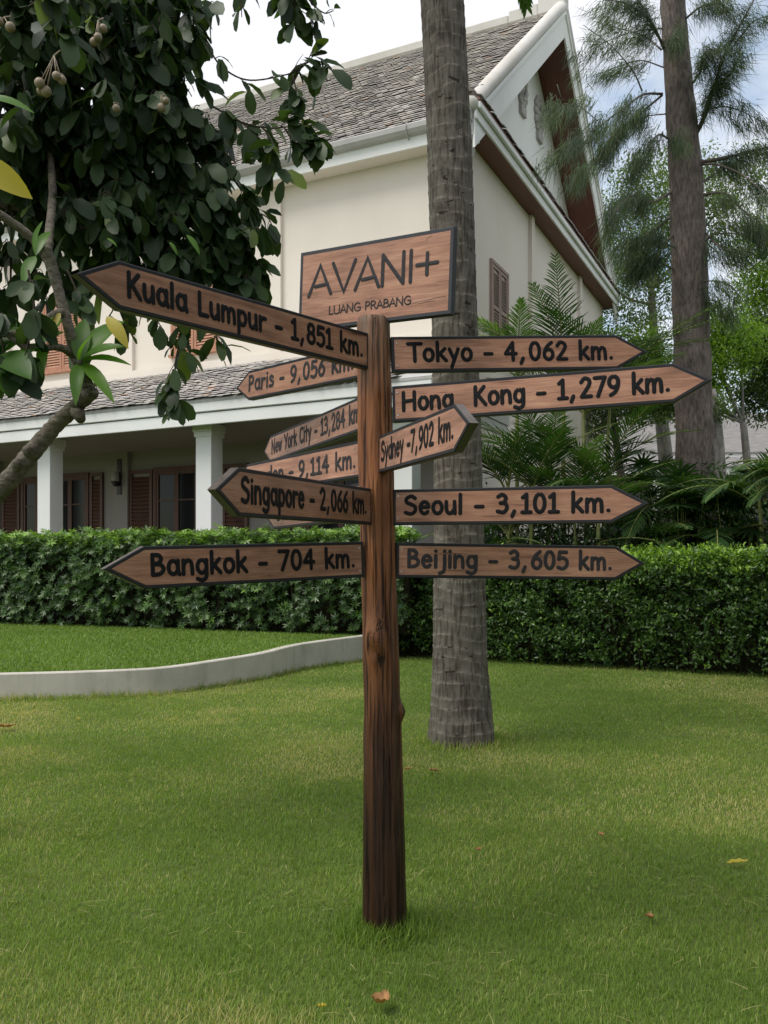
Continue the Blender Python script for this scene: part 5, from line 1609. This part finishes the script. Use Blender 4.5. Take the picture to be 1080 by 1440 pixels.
def plumeria():
    d = 4.5
    o = Vector((-2.25, 4.75, 0))
    root = empty('frangipani_tree', o)
    tag(root, 'frangipani with knobbly grey trunk bending in from the left, pale lance leaves', 'frangipani')
    mb = MB()
    def limb(pts, seg=12, knob=True):
        q = smooth_path([np.append(np.array(at(x, y, dd) - o), w * .86 / 2 / 1240 * dd) for x, y, dd, w in pts], 9)
        ps = [a[:3] for a in q]
        rr = [a[3] * (1 + (.035 * math.sin(i * 2.1) + random.uniform(-.04, .05) if knob else 0)) for i, a in enumerate(q)]
        mb.tube(ps, rr, seg, jit=.05)
    p0 = at(-60, 1240, 4.75)
    limb([(-92, 1182, 4.75, 52), (-98, 1000, 4.75, 42), (-78, 840, 4.7, 36), (-22, 722, 4.6, 32), (12, 676, 4.5, 30), (48, 633, 4.5, 29), (78, 598, 4.5, 27), (108, 570, 4.45, 25), (124, 552, 4.45, 25), (116, 528, 4.45, 20), (105, 500, 4.45, 18), (97, 462, 4.4, 17), (84, 415, 4.4, 17), (74, 378, 4.4, 19), (64, 352, 4.4, 20)])
    limb([(62, 355, 4.4, 18), (45, 335, 4.35, 14), (20, 315, 4.3, 14), (-20, 290, 4.2, 14)])
    limb([(66, 358, 4.4, 17), (70, 320, 4.55, 14), (74, 270, 4.8, 13), (70, 200, 5.0, 10)])
    limb([(90, 438, 4.4, 15), (72, 444, 4.3, 11), (55, 458, 4.25, 10), (30, 468, 4.2, 9), (0, 470, 4.2, 9), (-30, 460, 4.2, 9)])
    limb([(75, 488, 4.3, 11), (50, 490, 4.25, 10), (30, 485, 4.2, 9), (5, 466, 4.2, 9)])
    limb([(104, 500, 4.45, 14), (88, 490, 4.35, 12), (75, 488, 4.3, 11)])
    limb([(104, 505, 4.45, 10), (110, 508, 4.4, 9), (113, 510, 4.35, 8)])
    limb([(118, 560, 4.45, 20), (129, 554, 4.4, 20), (133, 551, 4.38, 15)])
    limb([(46, 640, 4.5, 24), (40, 634, 4.44, 19), (36, 630, 4.42, 14)])
    limb([(25, 662, 4.5, 22), (23, 654, 4.44, 16), (24, 648, 4.42, 12)])
    limb([(108, 578, 4.45, 24), (114, 590, 4.4, 16)])
    mb.build('trunk', M['plum_bark'], root)
    # leaf scars and stubs already in the trunk; leaves in whorls
    G, Yl = [], []
    def leaf(c, tip, tint, w=.30, dd=0.0, lst=None, n=(0.1, -.7, .7)):
        a = at(*c) - o
        b = at(tip[0], tip[1], c[2] + dd) - o
        L = (b - a).length
        (G if lst is None else lst).append((a, (b - a).normalized(), Vector(n), L, L * w / .27 * 1.0, tint))
    c = (112, 510, 4.38)
    for tip, t, w, dd in (((182, 503), .8, .085, -.1), ((160, 556), .95, .095, -.15), ((172, 478), .5, .14, -.1), ((118, 440), .45, .14, .1), ((172, 440), .7, .13, .15), ((140, 545), .7, .12, .1), ((150, 462), .9, .12, .2), ((105, 560), .6, .10, -.2), ((128, 462), .6, .13, -.15)):
        leaf(c, tip, t, w * 2, dd)
    c = (61, 484, 4.28)
    for tip, t, w, dd in (((58, 525), .5, .12, -.1), ((45, 440), .8, .12, .1), ((90, 462), .4, .14, .05), ((88, 438), .8, .11, .15), ((20, 455), .6, .12, -.1), ((18, 505), .5, .14, -.15), ((70, 440), .7, .12, -.12)):
        leaf(c, tip, t, w * 2, dd)
    c = (-5, 500, 4.2)
    for tip, t, w, dd in (((30, 470), .1, .2, .1), ((40, 520), .0, .22, -.2), ((10, 550), .1, .2, -.1), ((-40, 540), .3, .2, 0), ((20, 440), .2, .18, .1)):
        leaf(c, tip, t, w * 2, dd)
    c = (50, 360, 4.3)
    for tip, t, w, dd in (((55, 308), .7, .13, -.1), ((30, 395), .4, .15, -.1), ((70, 318), .5, .11, .1)):
        leaf(c, tip, t, w * 2, dd)
    for (c, tip, t) in (((-30, 140, 3.4), (47, 148), .55), ((150, 335, 4.2), (165, 345), .9), ((262, 330, 4.6), (282, 355), .9), ((238, 340, 4.6), (250, 357), .9), ((50, 95, 3.9), (52, 88), .5)):
        leaf(c, tip, t, .26, 0)
    leaf((-45, 225, 3.2), (47, 272), .8, .40, .1, Yl, (0.1, -1, .25))
    leaf((150, 445, 4.3), (180, 485), .5, .30, -.05, Yl, (0.3, -1, .3))
    leaf((85, 440, 4.32), (62, 470), .3, .34, -.05, Yl, (0.1, -1, .3))
    leaf((95, 20, 4.4), (88, 8), .4, .5, -.05, Yl, (0.1, -1, .3))
    for nm, lst, mt in (('leaves', G, M['lance_leaf']), ('yellow_leaves', Yl, M['yellow_leaf'])):
        P, D, N_, L, W, T_ = leaves_at(lst)
        leaf_object(nm, LEAF_LONG, P, D, N_, L, W, T_, mt, root, bend=L * .04, smooth=True)
plumeria()

# ------------------------------------------------------------------ dark leaved fruit tree overhead at the left
def fruit_tree():
    random.seed(21)
    base = Vector((-4.6, 6.2, 0))
    root = empty('fruit_tree', base)
    tag(root, 'dense dark leaved tree with clusters of round tan fruit over the left corner', 'fruit tree')
    mb = MB()
    trunk = [(-4.6, 6.2, -.05), (-4.5, 6.1, 1.2), (-4.2, 5.9, 2.4), (-3.7, 5.7, 3.5), (-3.2, 5.5, 4.5)]
    tw = smooth_path([np.append(np.array(p) - np.array(base), r) for p, r in zip(trunk, (.2, .17, .15, .12, .09))], 6)
    mb.tube([a[:3] for a in tw], [a[3] for a in tw], 12, jit=.04)
    hub = Vector(trunk[3])
    blobs = []   # px, py, depth, radius px, leaves weight
    for px, py, d, r, w in ((-60, 60, 5.2, 150, 1.2), (60, 60, 5.0, 125, 1.3), (160, 40, 5.2, 105, 1.15), (248, 20, 5.4, 60, .5), (225, 115, 5.3, 78, .85), (150, 140, 5.1, 105, 1.2), (40, 190, 5.0, 105, 1.1),
                            (235, 205, 5.3, 72, .8), (160, 240, 5.1, 90, 1.05), (70, 290, 5.2, 75, .65), (215, 290, 5.2, 66, .65), (150, 330, 5.0, 70, .6), (-60, 250, 5.2, 120, .9), (15, 395, 5.3, 50, .22), (280, 275, 5.3, 36, .28), (298, 310, 5.3, 48, .42), (322, 345, 5.3, 34, .26), (285, 375, 5.25, 34, .24), (348, 400, 5.35, 20, .10), (245, 365, 5.2, 40, .30), (325, 375, 5.35, 28, .20), (300, 225, 5.35, 34, .24), (85, 395, 5.2, 40, .18), (335, 415, 5.35, 20, .12), (180, 400, 5.15, 38, .18), (20, 10, 4.6, 60, .3)):
        blobs.append((at(px, py, d), r / 1240 * d, w))
    limbs_to = [blobs[i][0] for i in (1, 3, 4, 7, 9, 10, 11, 12, 15, 16)]
    lps = []
    for c in limbs_to:
        mid = hub.lerp(c, .55) + Vector((0, 0, .25))
        q = smooth_path([np.array(hub - base), np.array(mid - base), np.array(c - base)], 6)
        mb.tube(q, np.linspace(.045, .012, len(q)), 7)
        lps += [Vector(a) + base for a in q]
    leaf_acc = []
    def sprig(p0, p1, nl, L, tint, rad=.004, droop=.06):
        """a twig from p0 to p1 with leaves alternating along it"""
        p0, p1 = Vector(p0), Vector(p1)
        mid = p0.lerp(p1, .5) + Vector((0, 0, droop))
        q = [Vector(a) for a in smooth_path([np.array(p0), np.array(mid), np.array(p1)], 4)]
        mb.tube([a - base for a in q], np.linspace(rad, rad * .4, len(q)), 5)
        ax = (p1 - p0).normalized()
        for k in range(nl):
            s = .12 + .88 * (k + .5) / nl
            f = s * (len(q) - 1); i = min(int(f), len(q) - 2)
            p = q[i].lerp(q[i + 1], f - i)
            rd = Vector(rand_dirs(1)[0])
            dr = (ax * .45 + rd * .75 + Vector((0, 0, -.55))).normalized()
            nn = Vector(rand_dirs(1)[0]) * .7 + Vector((0, -.5, .8))
            l = L * random.uniform(.6, 1.25)
            leaf_acc.append((p - base + dr * .012, dr, nn, l, l * random.uniform(.92, 1.2), min(1, max(0, random.gauss(tint, .22))), ))
    for c, r, w in blobs:
        n = int(52 * w)
        for k in range(n):
            e = c + Vector(rand_dirs(1)[0]) * r * (random.random() ** .42) * random.uniform(.8, 1.12)
            s = e + Vector((random.uniform(-.14, .10), random.uniform(-.12, .12), random.uniform(.02, .16)))
            sprig(s, e, random.randint(5, 8), .14, .34, .0035)
        # stalks joining the clumps to the nearest limb
        nearest = min(lps, key=lambda t: (t - c).length)
        mb.tube([nearest - base, nearest.lerp(c, .5) - base + Vector((0, 0, .05)), c - base], [.012, .009, .005], 6)
    # long loose shoots that stick out over the roof and wall
    def shoot(path, d, nl, L, every, tint=.38, rad=.006):
        q = [Vector(a) for a in smooth_path([np.array(at(x, y, d + dz)) for x, y, dz in path], 6)]
        mb.tube([a - base for a in q], np.linspace(rad, rad * .45, len(q)), 6)
        for i in range(every, len(q), every):
            e = q[i] + Vector((random.uniform(-.05, .09), random.uniform(-.06, .06), random.uniform(-.10, .06)))
            sprig(q[max(0, i - 2)], e, nl, L, tint, .003, .01)
    D5 = 5.3
    shoot([(290, 60, 0), (310, 92, 0), (345, 112, 0), (390, 108, 0), (425, 95, 0), (440, 70, 0)], D5, 3, .135, 6)
    shoot([(405, 106, 0), (425, 92, 0), (445, 85, 0), (468, 100, 0)], D5, 4, .14, 4)
    shoot([(412, 105, 0), (415, 120, 0), (422, 150, 0), (430, 165, 0)], D5, 4, .13, 4)
    shoot([(300, 150, 0), (340, 172, 0), (380, 180, 0), (420, 178, 0), (450, 190, 0)], D5, 5, .145, 4)
    shoot([(400, 180, 0), (415, 200, 0), (440, 205, 0), (455, 212, 0)], D5, 5, .13, 3)
    shoot([(340, 172, 0), (365, 195, 0), (385, 220, 0), (390, 238, 0)], D5, 4, .145, 3)
    shoot([(320, 235, 0), (335, 262, 0), (350, 275, 0)], D5, 6, .12, 3)
    shoot([(320, 280, 0), (350, 295, 0), (375, 305, 0), (385, 322, 0)], D5, 4, .13, 4)
    shoot([(395, -40, 0), (402, -12, 0), (415, 8, 0), (425, 16, 0)], D5, 8, .13, 3)
    shoot([(420, -30, 0), (435, 0, 0), (455, 18, 0), (469, 15, 0)], D5, 3, .11, 5)
    shoot([(330, -50, 0), (336, -20, 0), (339, 5, 0), (340, 24, 0)], D5, 3, .14, 7)
    shoot([(250, 400, 0), (258, 440, 0), (250, 490, 0), (246, 520, 0), (240, 570, 0)], 4.9, 6, .135, 3, .55)
    shoot([(290, 400, 0), (300, 440, 0), (305, 480, 0), (318, 515, 0)], 4.9, 4, .13, 4, .5)
    shoot([(205, 420, 0), (218, 440, 0), (222, 460, 0)], 4.9, 4, .12, 4, .4)
    shoot([(320, 330, 0), (345, 365, 0), (352, 395, 0), (350, 415, 0)], D5, 6, .13, 3, .45)
    shoot([(40, 10, 0), (75, -10, 0), (78, 40, 0), (80, 70, 0)], 4.2, 7, .17, 4, .35)
    shoot([(-20, 420, 0), (0, 470, 0), (8, 510, 0), (20, 560, 0)], 4.2, 5, .16, 4, .3)
    shoot([(95, 380, 0), (112, 420, 0), (118, 450, 0), (112, 480, 0)], 4.7, 4, .14, 5, .45)
    shoot([(150, 400, 0), (160, 430, 0), (150, 450, 0)], 4.9, 4, .14, 4, .6)
    shoot([(40, 380, 0), (48, 430, 0), (42, 470, 0), (35, 500, 0)], 4.1, 5, .15, 4, .25)
    mb.build('trunk', M['twig'], root)
    P, D, N_, L, W, T_ = leaves_at(leaf_acc)
    leaf_object('crown', LEAF_BROAD, P, D, N_, L, W, T_, M['dark_leaf'], root, bend=L * .15, smooth=True)
    # fruit clusters: parts, in bunches hanging on the twigs
    def bunch(px, py, d, n, s):
        c = at(px, py, d)
        m2 = MB()
        pl = []
        for k in range(n):
            pl.append(Vector((random.uniform(-1, 1) * s, random.uniform(-.6, .6) * s, random.uniform(-1, 1) * s * .8)))
        for v in pl:
            m2.ball(c - base + v, random.uniform(.019, .025), 12, 9)
            m2.tube([c - base + Vector((0, 0, s * 1.3)), c - base + v], .0025, 5)
        m2.tube([c - base + Vector((0, 0, s * 1.3)), c - base + Vector((0.01, .05, s * 2.0))], .004, 5)
        m2.build('fruit_bunch', M['fruit'], root)
    bunch(76, 108, 4.05, 6, .075)
    bunch(138, 50, 4.5, 3, .06)
    bunch(6, 43, 4.3, 2, .05)
    bunch(160, 155, 4.6, 1, .03)
    bunch(226, 152, 4.8, 2, .05)
fruit_tree()

# ------------------------------------------------------------------ fallen leaves on the lawn
def fallen(px, py, L, W, az, mat, label, curl=.25, lift=.02):
    d = 1240 * EYE / (py - 803)
    x = (px - 540) / 1240 * d
    T, F_ = LEAF_LANCE
    V = []
    ss = np.linspace(0, 1, 9)
    vs_, fs = [], []
    for i, s in enumerate(ss):
        w = W * math.sin(math.pi * (0.06 + .90 * s)) ** .8
        zc = lift + curl * L * (s - .5) ** 2
        for k, t in enumerate((-1, -.5, 0, .5, 1)):
            vs_.append(((s - .5) * L, t * w * .5, zc + abs(t) ** 1.5 * w * .28 + .004 * math.sin(s * 17 + t * 3)))
    for i in range(8):
        for k in range(4):
            a = i * 5 + k; fs.append((a, a + 1, a + 6, a + 5))
    me = bpy.data.meshes.new('fallen_leaf'); me.from_pydata(vs_, [], fs)
    A_ = me.attributes.new('tint', 'FLOAT', 'POINT'); A_.data.foreach_set('value', [random.uniform(.2, .9) for _ in vs_])
    o = link_mesh('fallen_leaf', me, mat, None, True)
    o.location = (x, d, 0.012); o.rotation_euler = (random.uniform(-.15, .15), random.uniform(-.15, .15), az)
    tag(o, label, 'leaf', 'fallen leaves on the lawn')
fallen(1037, 1221, .105, .032, .05, M['yellow_leaf'], 'flat yellow fallen leaf far out on the right of the lawn', .1)
fallen(533, 1428, .085, .06, 1.1, M['dead_leaf'], 'curled orange brown fallen leaf below the foot of the signpost', 1.1, .03)
fallen(913, 1301, .055, .035, 1.3, M['dead_leaf'], 'small reddish brown fallen leaf standing right of the post', .8)
fallen(8, 1029, .17, .08, .5, M['dead_leaf'], 'large brown fallen leaf at the left edge near the low wall', .5, .03)
fallen(573, 1088, .06, .04, .2, M['dead_leaf'], 'brown fallen leaf just right of the post below the palm', .4)
fallen(610, 1090, .09, .04, .1, M['dead_leaf'], 'brown fallen leaf in front of the palm trunk', .3)
fallen(846, 1182, .045, .03, 2.0, M['dead_leaf'], 'dark fallen leaf midway out on the right lawn', .5)
fallen(673, 1203, .035, .026, .8, M['dead_leaf'], 'tiny brown fallen leaf between post and right lawn', .6)
fallen(452, 1429, .03, .018, .4, M['yellow_leaf'], 'tiny pale fallen leaf left of the curled orange one', .4)
fallen(110, 1015, .05, .03, .3, M['yellow_leaf'], 'tiny pale fallen leaf in front of the low wall', .3)
